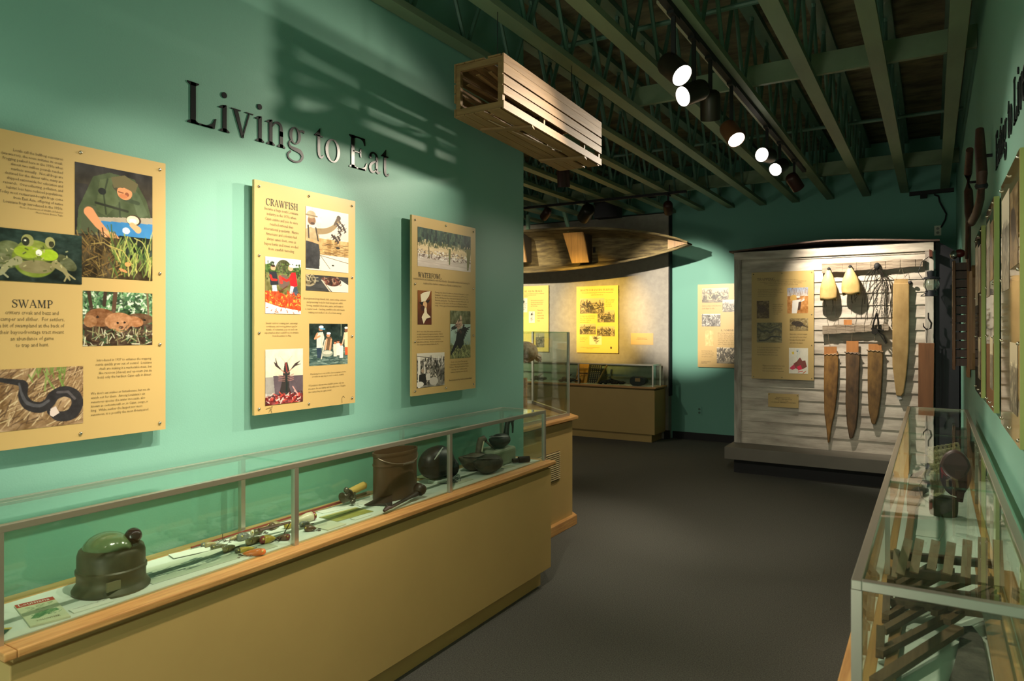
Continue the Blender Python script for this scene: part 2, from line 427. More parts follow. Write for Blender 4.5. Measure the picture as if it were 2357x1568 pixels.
def text_block(fr, lines, a, b, size, align='L', width=None, lead=1.25, name='body_text', m=None, parent=None, h=.0011, xs=.86):
    """small print: first baseline at (a, b); right aligned from a when align R, centred when C"""
    cu = bpy.data.curves.new('t', 'FONT')
    cu.body = '\n'.join(lines); cu.size = 1.0; cu.space_line = lead
    cu.align_x = {'L': 'LEFT', 'R': 'RIGHT', 'C': 'CENTER'}[align]
    cu.resolution_u = 1
    o = bpy.data.objects.new('t', cu); COL.objects.link(o)
    dg = bpy.context.evaluated_depsgraph_get(); dg.update()
    me = bpy.data.meshes.new_from_object(o.evaluated_get(dg))
    n = len(me.vertices); co = np.zeros(n*3); me.vertices.foreach_get('co', co); co = co.reshape(-1, 3)
    if width: xs = width/max(1e-6, (co[:,0].max()-co[:,0].min())*size)
    org = wloc(parent)
    r, u, nn, oo = [np.array(k) for k in (fr.r, fr.u, fr.n, fr.o)]
    w = oo + np.outer(a+co[:,0]*size*xs, r) + np.outer(b+co[:,1]*size, u) + nn*h - np.array(org)
    me.vertices.foreach_set('co', w.ravel()); me.update()
    me.materials.clear(); me.materials.append(m or INKM)
    bpy.data.objects.remove(o); bpy.data.curves.remove(cu)
    q = bpy.data.objects.new(name, me); COL.objects.link(q); q.parent = parent
    return q
# ================================================================== printed photographs (painted as coloured mesh grids)
class Pic:
    def __init__(s, w, h, c=(128,128,128), seed=1):
        s.w, s.h = w, h; s.a = np.ones((h, w, 3))*np.array(c, float)
        s.Y, s.X = np.mgrid[0:h, 0:w]; s.X = (s.X+.5)/w; s.Y = (s.Y+.5)/h; s.R = np.random.RandomState(seed)
    def put(s, m, c, al=1.0):
        m = np.clip(m, 0, 1)[..., None]*al; s.a = s.a*(1-m)+np.array(c, float)*m; return s
    def box(s, x0, y0, x1, y1, c, al=1.0): return s.put(((s.X>=x0)&(s.X<x1)&(s.Y>=y0)&(s.Y<y1)).astype(float), c, al)
    def grad(s, c0, c1, y0=0, y1=1):
        t = np.clip((s.Y-y0)/(y1-y0), 0, 1)[..., None]; m = ((s.Y>=y0)&(s.Y<=y1))[..., None]
        g = np.array(c0, float)*(1-t)+np.array(c1, float)*t; s.a = np.where(m, g, s.a); return s
    def ell(s, cx, cy, rx, ry, c, rot=0, al=1.0, soft=.12):
        k = math.radians(rot); dx = s.X-cx; dy = (s.Y-cy)*s.h/s.w
        u = dx*math.cos(k)+dy*math.sin(k); v = -dx*math.sin(k)+dy*math.cos(k)
        d = (u/rx)**2+(v/(ry*s.h/s.w))**2
        return s.put(np.clip((1-d)/soft+.5, 0, 1), c, al)
    def poly(s, pts, c, al=1.0):
        ins = np.zeros(s.X.shape, bool); n = len(pts)
        for i in range(n):
            x0, y0 = pts[i]; x1, y1 = pts[(i+1) % n]
            cnd = ((y0 > s.Y) != (y1 > s.Y))
            xi = (x1-x0)*(s.Y-y0)/((y1-y0) or 1e-9)+x0
            ins ^= cnd & (s.X < xi)
        return s.put(ins.astype(float), c, al)
    def line(s, pts, w, c, al=1.0):
        if len(pts) > 3:
            pts, w = _catmull(pts, list(w) if isinstance(w, (list, tuple)) else [w]*len(pts), 4)
        m = np.zeros(s.X.shape); asp = s.h/s.w
        ws = w if isinstance(w, (list, tuple)) else [w]*len(pts)
        for i in range(len(pts)-1):
            x0, y0 = pts[i]; x1, y1 = pts[i+1]
            dx, dy = x1-x0, (y1-y0)*asp; L = dx*dx+dy*dy+1e-12
            t = np.clip(((s.X-x0)*dx+(s.Y-y0)*asp*dy)/L, 0, 1)
            d = np.hypot(s.X-x0-t*dx, (s.Y-y0)*asp-t*dy); ww = (ws[i]*(1-t)+ws[i+1]*t)/2
            m = np.maximum(m, np.clip((ww-d)*s.w+.5, 0, 1))
        return s.put(m, c, al)
    def noise(s, amp, n=8, box=(0,0,1,1), ny=None, tint=(1,1,1)):
        ny = ny or n; out = np.zeros(s.X.shape)
        for o in range(3):
            a, b = n*2**o, ny*2**o; g = s.R.rand(b+2, a+2)-.5
            fx = s.X*a; fy = s.Y*b; ix = fx.astype(int); iy = fy.astype(int); tx = fx-ix; ty = fy-iy
            out += ((g[iy,ix]*(1-tx)+g[iy,ix+1]*tx)*(1-ty)+(g[iy+1,ix]*(1-tx)+g[iy+1,ix+1]*tx)*ty)/1.6**o
        m = ((s.X>=box[0])&(s.X<box[2])&(s.Y>=box[1])&(s.Y<box[3]))
        s.a += (out*m*amp)[..., None]*np.array(tint, float); return s
    def specks(s, k, box, cols, ln=.03, w=.012, ang=(0, 180)):
        for i in range(k):
            x = box[0]+s.R.rand()*(box[2]-box[0]); y = box[1]+s.R.rand()*(box[3]-box[1])
            t = math.radians(ang[0]+s.R.rand()*(ang[1]-ang[0])); l = ln*(.5+s.R.rand())
            s.line([(x, y), (x+l*math.cos(t), y-l*math.sin(t)*s.w/s.h)], w*(.6+.8*s.R.rand()), cols[s.R.randint(len(cols))], .85)
        return s
    def obj(s, fr, a0, a1, b0, b1, parent, name='photo_print', h=.0009):
        """print the picture between a0..a1, b0..b1 (b1 = top) on frame fr"""
        w, hh = s.w, s.h
        A = np.clip(s.a, 0, 255)/255; A = np.where(A <= .04045, A/12.92, ((A+.055)/1.055)**2.4)
        ga = np.linspace(a0, a1, w+1); gb = np.linspace(b1, b0, hh+1)
        AA, BB = np.meshgrid(ga, gb)
        r, u, n, o = [np.array(k) for k in (fr.r, fr.u, fr.n, fr.o)]
        P = o+AA[..., None]*r+BB[..., None]*u+n*h-np.array(wloc(parent))
        idx = np.arange((w+1)*(hh+1)).reshape(hh+1, w+1)
        F = np.stack([idx[1:, :-1], idx[1:, 1:], idx[:-1, 1:], idx[:-1, :-1]], -1).reshape(-1, 4)
        me = bpy.data.meshes.new(name)
        me.vertices.add((w+1)*(hh+1)); me.vertices.foreach_set('co', P.reshape(-1))
        me.loops.add(F.size); me.loops.foreach_set('vertex_index', F.reshape(-1))
        me.polygons.add(len(F)); me.polygons.foreach_set('loop_start', np.arange(0, F.size, 4))
        me.update(calc_edges=True)
        at = me.color_attributes.new('ink', 'FLOAT_COLOR', 'CORNER')
        C = np.concatenate([np.repeat(A.reshape(-1, 3), 4, 0), np.ones((F.shape[0]*4, 1))], 1)
        at.data.foreach_set('color', C.reshape(-1))
        me.materials.append(ATTR)
        q = bpy.data.objects.new(name, me); COL.objects.link(q); q.parent = parent
        return q
SK = (224,150,104)
def pic_hunter():
    p = Pic(140, 200, (38,34,32), 3).noise(30, 5)
    p.grad((40,38,40),(60,52,40),0,.2).box(0,.18,.16,.55,(48,44,44)).box(.75,.2,1,.5,(62,54,46)).noise(20,6)
    p.poly([(.22,.10),(.42,.04),(.75,.06),(.92,.25),(.98,.40),(.80,.52),(.62,.46),(.2,.46),(.22,.62),(.02,.62),(.04,.40)], (72,84,56))
    p.poly([(.30,.12),(.45,.08),(.55,.3),(.38,.44),(.25,.4)], (86,98,66)).poly([(.66,.1),(.82,.2),(.94,.38),(.8,.42)], (84,98,70))
    p.line([(.40,.10),(.35,.25),(.38,.42)], .02, (52,62,42)).line([(.55,.30),(.56,.44)], .02, (48,58,40)).line([(.25,.33),(.66,.37)], .03, (42,46,34))
    p.ell(.33,.22,.05,.03,(28,32,30)).line([(.62,.26),(.8,.28)], .05, (60,72,52)).noise(24,9,(0,0,1,.6))
    p.ell(.60,.15,.14,.06,(70,66,50)).ell(.62,.20,.10,.065,SK,10).poly([(.44,.08),(.62,.04),(.80,.10),(.76,.19),(.62,.155),(.48,.17)], (104,96,66))
    p.ell(.65,.215,.03,.02,(150,86,60)).ell(.60,.235,.06,.02,(206,128,86)).line([(.54,.20),(.60,.205)], .012, (96,56,40))
    p.poly([(.24,.46),(1,.40),(1,.47),(.26,.50)], (172,160,142)).poly([(.26,.49),(1,.46),(1,.60),(.45,.61)], (58,130,192)).noise(14,8,(.2,.45,1,.62))
    p.poly([(.10,.36),(.26,.36),(.28,.62),(.06,.62)], (76,84,60)).line([(.17,.42),(.28,.52),(.40,.60)], [.13,.10,.07], SK).ell(.43,.61,.11,.035,(226,166,120),12)
    p.line([(.42,.61),(.56,.635)], .035, (230,168,120)).line([(.42,.63),(.54,.66)], .035, (222,158,112)).line([(.40,.64),(.47,.68)], .035, (214,148,104))
    p.ell(.74,.445,.10,.05,(60,44,34)).ell(.73,.445,.085,.042,(250,228,190)).ell(.73,.45,.05,.022,(255,250,230)).line([(.72,.49),(.80,.53)], [.07,.09], (228,170,126)).ell(.64,.55,.05,.03,(236,240,246))
    p.box(0,.63,1,1,(62,50,30)).box(.55,.60,1,.8,(26,36,26)).noise(60,12,(0,.6,1,1))
    p.specks(170,(0,.66,.6,1),[(110,84,44),(92,74,38),(142,118,66),(50,40,26)],.12,.012,(20,160))
    p.specks(90,(.45,.7,1,1),[(104,130,56),(150,166,84),(70,96,44),(196,190,110)],.22,.014,(55,125))
    p.line([(.40,.70),(.60,.74),(.72,.86)], .012, (190,170,96)).line([(.75,.61),(.88,.66),(.97,.85),(.96,1)], .014, (176,170,98)).line([(.2,.70),(.35,.68),(.5,.74)], .01, (170,150,90)).ell(.66,.86,.04,.02,(226,150,90)).ell(.60,.92,.06,.012,(216,140,90),20)
    return p
def pic_frog():
    p = Pic(150, 92, (24,40,34), 5).grad((30,52,46),(20,32,28)).noise(18,6)
    p.ell(.20,.50,.17,.26,(96,104,66),-35).ell(.12,.62,.10,.12,(110,112,80),-30).ell(.82,.58,.14,.12,(84,88,60),35).noise(22,10)
    p.ell(.48,.55,.24,.36,(112,128,44)).ell(.47,.34,.17,.16,(128,140,58)).ell(.40,.42,.14,.12,(150,172,44)).ell(.63,.45,.10,.11,(160,190,40)).noise(18,14)
    p.ell(.40,.20,.065,.12,(150,150,92)).ell(.38,.22,.04,.085,(36,40,26)).ell(.375,.2,.012,.02,(230,230,210)).ell(.64,.20,.055,.11,(160,158,104)).ell(.655,.23,.03,.06,(50,50,30))
    p.ell(.52,.42,.035,.06,(232,232,222)).line([(.28,.56),(.5,.62),(.74,.56)], .018, (48,54,30)).ell(.50,.70,.19,.13,(128,120,84)).noise(16,12)
    p.line([(.30,.60),(.20,.70),(.14,.84),(.08,.92)], [.10,.07,.06,.02], (150,148,112)).line([(.14,.84),(.20,.93)], .022, (150,150,120)).line([(.70,.62),(.80,.74),(.86,.92)], [.09,.06,.02], (140,132,92)).line([(.84,.80),(.92,.90)], .02, (150,140,100)).line([(.84,.80),(.80,.95)], .02, (150,140,100))
    p.specks(40,(.1,.3,.85,.8),[(180,176,130),(70,80,36)],.02,.012)
    return p
def pic_nutria():
    p = Pic(140, 104, (62,86,58), 9).noise(80,14)
    p.specks(420,(0,0,1,.48),[(92,140,92),(60,100,64),(150,180,140),(36,56,40),(210,220,205)],.04,.025)
    p.line([(.08,0),(.12,.35)], .05, (60,44,34)).line([(.31,0),(.29,.25)], .05, (56,42,34)).line([(.45,0),(.42,.4)], .06, (84,60,46)).line([(.92,0),(.94,.4)], .03, (110,90,70))
    p.box(0,.6,1,1,(54,38,28)).noise(40,12,(0,.55,1,1))
    p.ell(.24,.48,.21,.17,(124,82,52)).ell(.10,.55,.09,.11,(150,106,72)).ell(.80,.50,.22,.11,(96,70,50)).ell(.72,.55,.14,.10,(158,108,72),10).ell(.50,.55,.20,.17,(164,116,80)).ell(.53,.64,.11,.11,(176,128,92)).noise(34,22,(0,.3,1,.8))
    p.ell(.48,.575,.018,.02,(30,20,16)).ell(.58,.57,.018,.02,(30,20,16)).ell(.53,.66,.035,.03,(90,58,44)).ell(.88,.52,.02,.02,(24,18,14)).ell(.2,.47,.02,.025,(50,32,24))
    p.specks(120,(0,.72,1,1),[(150,150,110),(96,76,56),(206,206,180),(60,90,60)],.08,.014,(0,180))
    return p
def pic_snake():
    p = Pic(150, 108, (140,112,82), 13).noise(60,10)
    p.specks(330,(0,0,1,1),[(186,160,124),(112,84,60),(206,186,150),(84,62,46),(150,120,86)],.16,.011,(10,80))
    p.specks(24,(.4,0,.8,.4),[(104,130,60),(130,150,84)],.18,.016,(60,120))
    p.line([(-.02,.12),(.10,.17),(.26,.22),(.33,.27),(.32,.45),(.38,.60),(.50,.66),(.60,.60),(.66,.48),(.78,.42),(.90,.50),(.93,.66),(.86,.82),(.72,.84),(.62,.74)], [.03,.05,.07,.09,.10,.12,.13,.13,.13,.13,.13,.14,.14,.12,.08], (46,42,46))
    p.line([(.28,.24),(.31,.42),(.37,.57),(.50,.63),(.60,.56)], [.02,.03,.04,.04,.03], (82,80,86)).line([(.70,.43),(.82,.43),(.90,.56)], .03, (86,80,84)).noise(14,22)
    p.poly([(.62,.70),(.68,.66),(.72,.78),(.65,.84),(.61,.80)], (214,196,190)).line([(0,.9),(.2,.8)], .012, (190,170,130))
    return p
def pic_fisher():
    p = Pic(120, 190, (214,202,184), 17).grad((222,212,198),(206,192,172),0,.5)
    p.box(0,.48,1,.74,(176,142,92)).noise(60,16,(0,.46,1,.76),6).specks(120,(.3,.55,1,.76),[(120,90,52),(196,166,112),(90,66,40)],.12,.01,(-20,30))
    p.box(.25,.74,1,1,(212,204,190)).line([(.33,.76),(.55,.96)], .01, (60,50,40)).line([(.2,.74),(1,.84)], .012, (84,64,40))
    p.line([(.22,.38),(.48,.34),(.66,.25),(.76,.14)], [.16,.14,.10,.06], (140,118,84)).ell(.76,.10,.05,.04,(66,54,44)).line([(.66,.22),(.74,.10),(.80,.18)], .05, (84,68,54))
    p.poly([(0,.36),(.10,.32),(.22,.34),(.30,.44),(.30,.56),(0,.56)], (166,146,110)).poly([(0,.55),(.28,.54),(.32,.72),(.30,.98),(0,.98)], (52,52,54)).line([(.05,.30),(.07,.55)], .03, (58,48,40)).line([(.22,.32),(.28,.54)], .03, (58,48,40))
    p.line([(0,.52),(.18,.54),(.30,.56)], .07, (196,150,106)).ell(.13,.21,.09,.075,(132,96,68)).ell(.12,.12,.10,.06,(166,148,118)).line([(-.02,.13),(.25,.14)], .03, (120,100,76)).ell(.15,.26,.05,.02,(70,48,36))
    p.noise(24,14,(0,0,.35,1))
    for x, y in ((.72,.2),(.78,.24),(.84,.2),(.88,.26),(.76,.32),(.60,.40),(.66,.42),(.70,.46),(.74,.41)): p.line([(x,y),(x+.05,y+.05),(x+.01,y+.08)], [.05,.04,.01], (54,42,38)).line([(x-.03,y+.05),(x+.07,y-.01)], .012, (44,34,30))
    p.ell(.62,.90,.03,.012,(30,26,24)).ell(.74,.60,.05,.02,(48,40,32))
    return p
def pic_tray():
    p = Pic(120, 54, (58,58,58), 19).noise(20,8); p.poly([(.38,.3),(.8,.2),(1,.5),(1,1),(.6,1)], (214,204,190)).ell(.06,.35,.17,.4,(150,138,112)).ell(.06,.35,.13,.3,(110,98,72)).specks(40,(0,.05,.2,.6),[(50,46,40),(170,160,130)],.06,.02)
    p.ell(.62,.35,.2,.3,(70,44,38)).specks(60,(.42,.1,.8,.6),[(110,60,50),(40,32,30),(150,120,100)],.05,.03).line([(.36,.3),(.56,1)], .03, (190,180,160)); return p
def pic_boil():
    p = Pic(120, 176, (120,130,80), 23).grad((216,220,224),(190,200,196),0,.2)
    p.ell(.5,.2,.22,.17,(70,72,44)).ell(.12,.25,.2,.13,(62,92,44)).ell(.9,.25,.2,.1,(60,88,44)).box(0,.28,1,.72,(108,104,62)).noise(50,10,(0,.05,1,.72)).specks(140,(0,.1,1,.4),[(52,72,36),(96,120,60),(40,50,30)],.03,.03)
    p.ell(.5,.42,.16,.12,(104,84,76)).poly([(.10,.26),(.30,.25),(.36,.48),(.14,.50)], (38,40,48)).ell(.21,.19,.07,.045,(212,150,116)).ell(.21,.155,.06,.02,(50,36,30)).line([(.14,.33),(.18,.40),(.30,.40)], .06, (206,40,34)).poly([(.18,.50),(.30,.49),(.33,.62),(.20,.64)], (206,210,216))
    p.poly([(.72,.25),(.84,.24),(.90,.48),(.70,.54),(.66,.34)], (206,28,36)).ell(.70,.17,.07,.05,(218,160,128)).ell(.72,.13,.07,.025,(220,216,210)).line([(.72,.36),(.58,.40),(.44,.36)], .07, (212,40,34)).poly([(.70,.52),(.88,.50),(.94,.66),(.74,.66)], (60,70,84)).poly([(.70,.49),(.80,.50),(.72,.68),(.66,.66)], (224,220,216)).line([(.40,.34),(.44,.44)], .08, (210,60,50))
    p.poly([(0,.60),(.3,.60),(1,.76),(1,1),(0,1)], (200,74,34)).noise(50,16,(0,.58,1,.92)).specks(200,(0,.62,1,.86),[(222,90,40),(176,50,26),(236,176,70),(206,60,36)],.05,.025)
    p.poly([(0,.80),(.4,.88),(1,.94),(1,1),(0,1)], (222,214,202)).specks(16,(0,.85,1,1),[(150,60,40)],.04,.02).line([(.4,.60),(.6,.50)], .03, (90,50,36)); return p
def pic_crawfish():
    p = Pic(120, 170, (206,200,176), 29).grad((222,214,190),(206,204,180),0,.5).box(0,.5,1,1,(150,146,142)).poly([(.2,.48),(.6,.5),(1,.50),(1,.86),(.25,.86)], (92,80,88)).noise(16,10)
    p.poly([(.50,.25),(.57,.24),(.64,.44),(.62,.70),(.70,.86),(.34,.86),(.42,.62),(.46,.44)], (56,50,50)).line([(.53,.26),(.56,.42)], .03, (150,60,58)).line([(.55,.86),(.56,.48)], .05, (36,44,44))
    for a in (1,-1):
        x = lambda k: .54+a*k
        p.line([(x(.04),.44),(x(.16),.36)], .02, (170,110,96)).line([(x(.16),.36),(x(.26),.29),(x(.38 if a>0 else .32),.23)], [.03,.06,.01], (60,48,48)).line([(x(.24),.31),(x(.40 if a>0 else .28),.29 if a>0 else .16)], [.04,.01], (64,50,48))
        for k in range(4): p.line([(x(.04),.5+.03*k),(x(.2),.47+.035*k)], .016, (170,120,112))
        p.line([(x(.02),.25),(x(.16),.13)], .006, (186,140,116))
    p.box(0,.84,1,1,(120,50,52)).noise(70,14,(0,.80,1,1)).specks(110,(0,.82,1,1),[(196,70,60),(226,200,190),(110,30,34),(70,40,44)],.07,.03).line([(.72,.70),(.86,.86)], .03, (206,150,146)); return p
def pic_family():
    p = Pic(126, 126, (32,48,44), 31).grad((28,40,36),(40,60,56),0,.55).noise(30,8,(0,0,1,.5)).box(0,.56,1,1,(70,92,88)).noise(50,8,(0,.55,1,1),22).specks(120,(0,.58,1,1),[(150,170,160),(40,60,58),(110,126,110)],.10,.012,(-8,8))
    p.line([(.82,0),(.82,.3)], .012, (150,160,130))
    p.poly([(.18,.22),(.34,.20),(.38,.34),(.32,.58),(.18,.58)], (206,206,196)).poly([(.18,.58),(.30,.58),(.30,.82),(.20,.82)], (44,60,78)).ell(.29,.13,.055,.05,(160,110,80)).ell(.30,.08,.06,.035,(226,232,240)).line([(.28,.12),(.38,.13)], .035, (90,150,190)).line([(.2,.24),(.14,.36),(.26,.30)], .045, (196,140,104)).line([(.34,.26),(.3,.40),(.33,.55)], .045, (206,196,180))
    p.line([(.30,.84),(.40,.40)], .03, (206,196,176)).poly([(.42,.34),(.56,.32),(.58,.62),(.44,.64)], (110,84,62)).ell(.48,.28,.05,.045,(190,130,96)).ell(.49,.235,.055,.03,(222,228,236)).line([(.44,.38),(.40,.62)], .04, (216,160,124)).line([(.56,.38),(.52,.64)], .04, (206,150,112))
    for x, y, c in ((.66,.46,(220,206,190)),(.74,.44,(226,216,206)),(.82,.50,(232,226,216))): p.poly([(x-.05,y+.04),(x+.05,y+.04),(x+.05,y+.34),(x-.04,y+.34)], c).ell(x,y,.035,.04,(190,126,92)).ell(x,y-.025,.035,.02,(60,40,30))
    p.poly([(.90,.22),(1,.20),(1,.60),(.92,.60)], (230,214,170)).poly([(.92,.58),(1,.58),(1,.78),(.93,.78)], (206,90,52)).ell(.96,.16,.045,.05,(130,86,64)).ell(.96,.10,.05,.03,(222,220,216)).line([(.91,.26),(.86,.5)], .035, (210,180,150))
    p.ell(.46,.72,.14,.08,(150,156,140)).ell(.46,.70,.12,.04,(200,196,180)).noise(14,20); return p
def pic_marsh():
    p = Pic(150, 116, (196,176,146), 37).grad((52,72,66),(40,58,48),0,.42).noise(40,12,(0,0,1,.42),5).specks(160,(0,.02,1,.42),[(30,44,44),(84,104,80),(60,84,72)],.10,.02,(80,100))
    p.box(0,.40,1,.66,(214,190,150)).specks(200,(0,.36,1,.48),[(226,206,164),(110,110,66),(60,72,50)],.05,.012,(80,100)).box(0,.66,1,1,(206,192,182)).noise(24,6,(0,.5,1,1),18)
    p.specks(260,(0,.56,1,.78),[(250,246,240),(96,76,66),(226,214,200),(120,96,84)],.022,.014,(0,180)); p.line([(.58,.46),(.575,.86)], [.04,.02], (96,104,56)).line([(.96,.42),(.94,.95)], [.09,.03], (110,110,62)).line([(.19,.48),(.20,.76)], .02, (120,110,76)).line([(0,.86),(1,.90)], .006, (180,160,150)); return p
def pic_woman():
    p = Pic(56, 110, (110,56,30), 41).grad((140,80,30),(70,34,26)).noise(24,5).poly([(.2,.12),(.5,.04),(.92,.0),(.8,.16),(.5,.34),(.26,.34)], (232,220,190)).poly([(.1,.36),(.6,.30),(.9,.24),(.8,.34),(.3,.44)], (30,22,20))
    p.ell(.52,.42,.15,.11,(214,170,124)).ell(.36,.52,.16,.08,(64,34,26)).poly([(.48,.5),(.62,.5),(.66,.66),(.94,.78),(.62,.82),(.42,.98),(.28,.78),(.46,.64)], (236,220,186)).poly([(.0,.9),(.3,.8),(.4,1),(0,1)], (84,48,36)).poly([(.5,.92),(.98,.8),(1,1),(.4,1)], (92,44,30)); return p
def pic_ducks():
    p = Pic(84, 190, (160,176,166), 43).grad((110,116,84),(90,92,60),0,.28).noise(60,14,(0,0,1,.28)).grad((170,196,186),(150,172,160),.28,.72).noise(20,6,(0,.25,1,.72)).box(0,.72,1,1,(120,124,84)).specks(200,(0,.68,1,1),[(190,190,130),(70,80,50),(140,150,96),(40,50,36)],.08,.02,(50,130))
    p.poly([(.34,.40),(.60,.36),(.66,.70),(.48,.82),(.34,.72),(.04,.94),(.0,.9),(.26,.62)], (34,38,40)).line([(.50,.12),(.54,.30)], .10, (196,168,140)).ell(.40,.30,.15,.08,(176,140,120)).specks(40,(.25,.2,.6,.5),[(110,80,70),(210,180,160),(60,50,44)],.08,.03).ell(.18,.36,.14,.035,(40,44,40),-12).line([(.05,.42),(.15,.33),(.34,.28)], .03, (52,56,50))
    for a in range(7): p.line([(.68,.40),(.98-.06*a,.34+.05*a)], [.10,.03], (24,26,28))
    p.ell(.72,.40,.10,.06,(22,24,26)).line([(.66,.30),(.60,.42)], .08, (30,32,34)); return p
def bw(w, h, seed, sepia=1.0, sky=.35, dark=70, light=215, n=160, ln=.08):
    p = Pic(w, h, (150,150,150), seed).grad((light,light,light),(light-15,)*3,0,sky).box(0,sky,1,1,(120,)*3).noise(90,7,(0,sky*.8,1,1))
    p.specks(n,(0,sky,1,.95),[(dark,)*3,(light,)*3,(130,)*3,(dark+30,)*3],ln,.03,(40,140)); p.a = p.a*np.array([1,1-.05*sepia,1-.16*sepia]); return p
def pic_market():
    p = bw(110, 120, 47, .7, .22, 40, 216, 150, .07); p.box(.04,.1,.12,1,(226,220,210)).box(.24,.25,.30,.6,(206,200,190)).line([(0,.08),(1,.22)], .02, (90,86,80)).specks(70,(.25,.2,.95,.4),[(40,38,36),(220,214,206)],.10,.02,(80,100))
    p.poly([(.08,.62),(.30,.60),(.34,.94),(.06,.94)], (44,42,40)).ell(.2,.52,.05,.05,(170,150,130)).ell(.4,.54,.05,.05,(190,176,160)).poly([(.34,.6),(.46,.6),(.48,.8),(.34,.8)], (206,200,190)).ell(.60,.84,.16,.12,(190,184,174)).ell(.1,.9,.14,.08,(226,220,210)); return p
def pic_trapper():
    p = Pic(84, 96, (176,120,66), 53).grad((150,170,206),(206,190,180),0,.32).specks(60,(0,.02,1,.36),[(110,80,60),(150,120,100)],.16,.012,(70,110)).box(0,.36,1,1,(186,128,70)).noise(50,10,(0,.3,1,1)).ell(.32,.4,.18,.12,(214,170,92)).ell(.52,.42,.07,.08,(150,96,66)).ell(.53,.36,.09,.04,(240,236,228)).poly([(.25,.5),(.6,.46),(.82,.42),(.84,.5),(.56,.6),(.46,1),(.22,1)], (232,226,222)).line([(.66,.5),(.84,.36)], .06, (222,160,120)).poly([(.55,.56),(.68,.54),(.62,.86),(.5,.9)], (80,56,50)); return p
def pic_animal(seed, bg, c, w=90, h=64):
    p = Pic(w, h, bg, seed).noise(70,9).specks(80,(0,0,1,1),[tuple(x+34 for x in bg),tuple(x-34 for x in bg)],.12,.014,(0,60))
    p.ell(.46,.46,.28,.22,c,8).ell(.24,.40,.14,.16,c,-10).line([(.68,.52),(.98,.76)], [.08,.02], c).noise(20,20).ell(.16,.38,.02,.03,(20,16,14)).line([(.36,.64),(.34,.78)], .04, c).line([(.56,.64),(.58,.78)], .04, c); return p
def pic_doodle():
    p = Pic(84, 110, (226,220,206), 59).line([(.5,.12),(.42,.32),(.48,.5)], .012, (150,190,206)).line([(.58,.14),(.50,.34)], .012, (150,190,206)).ell(.46,.10,.08,.06,(200,206,210)).ell(.44,.13,.03,.02,(40,50,60)).poly([(.15,.16),(.26,.14),(.28,.24),(.17,.25)], (226,196,70))
    p.poly([(.24,.62),(.42,.52),(.58,.36),(.70,.50),(.86,.48),(.94,.72),(.78,.80),(.5,.84),(.3,.78)], (124,52,44)).poly([(.02,.80),(.26,.64),(.36,.80),(.18,.86)], (196,40,80)).poly([(.40,.74),(.62,.66),(.70,.82),(.5,.88)], (226,24,74)).line([(.5,.94),(.72,.90)], .04, (206,60,50)).line([(.74,.98),(.88,.90)], .04, (200,110,60)).noise(10,10); return p
def pic_snaketrap():
    p = Pic(110, 88, (120,110,76), 61).noise(60,10).specks(100,(0,0,1,1),[(150,140,100),(70,64,44)],.1,.014); p.line([(.05,.3),(.2,.45),(.4,.4),(.55,.5),(.75,.3),(.95,.42)], .07, (76,72,56)).line([(.1,.9),(.4,.86),(.6,.7),(.95,.72)], .05, (52,50,42)).line([(.1,.1),(.5,.3),(.9,.12)], .05, (88,82,60)); return p
def pic_sketch(seed, w=60, h=90):
    p = Pic(w, h, (226,222,200), seed).specks(40,(.3,.1,.7,.9),[(60,56,50),(110,100,90)],.2,.02,(0,180)).ell(.5,.25,.14,.10,(70,64,58)); return p
def pic_sail(seed, w=90, h=56):
    p = bw(w, h, seed, 1.6, .3, 60, 206, 90, .1).line([(.3,.1),(.3,.6)], .03, (60,56,40)).ell(.5,.6,.3,.15,(70,64,48)).specks(40,(.1,.4,.9,.8),[(50,46,36),(190,180,140)],.12,.03); return p
# ================================================================== room shell
XL, XR, YB, YF = -2.38, 0.23, 9.55, -2.5       # left wall face, right wall face, far wall, rear wall
YE = 4.08                                      # end of the left partition
ZC = 3.165                                     # underside of the trusses
ZD = 3.80                                      # deck
struct(MB().box(-9, XR+.3, YF-.1, YB+.1, -.1, 0), 'floor', CARPET)
struct(MB().box(-9.1, XR+.3, YF-.2, YB+.2, ZD, ZD+.1), 'ceiling', DECK)
struct(MB().box(XL-.12, XL, YF, YE, 0, ZD), 'wall_left', TEAL)
struct(MB().box(XR, XR+.12, YF, YB+.1, 0, ZD), 'wall_right', TEAL)
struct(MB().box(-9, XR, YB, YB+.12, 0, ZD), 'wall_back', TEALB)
struct(MB().box(-9, XR, YF-.12, YF, 0, ZD), 'wall_rear', TEAL)
struct(MB().box(-9.12, -9, YF, YB, 0, ZD), 'wall_far_left', TEAL)
GX1 = -3.155
struct(MB().box(-8.99, GX1, YB-.13, YB-.001, 0, ZC-.012), 'wall_gray', GREYW)
struct(MB().box(-8.99, GX1+.012, YB-.125, YB-.002, ZC-.012, ZC+.002).box(GX1+.0005, GX1+.014, YB-.125, YB-.002, .60, ZC-.012), 'trim_1', BLACKM)
struct(MB().box(GX1+.02, XR-.001, YB-.016, YB-.001, 0, .10).box(GX1-.06, GX1+.02, YB-.14, YB-.126, 0, .12), 'baseboard_back', BLACKM)
struct(MB().box(XL+.001, XL+.014, YF+.02, .78, 0, .10), 'baseboard_left', BLACKM)
struct(MB().box(XR-.014, XR-.001, 5.12, YB-.02, 0, .10), 'baseboard_right', BLACKM)

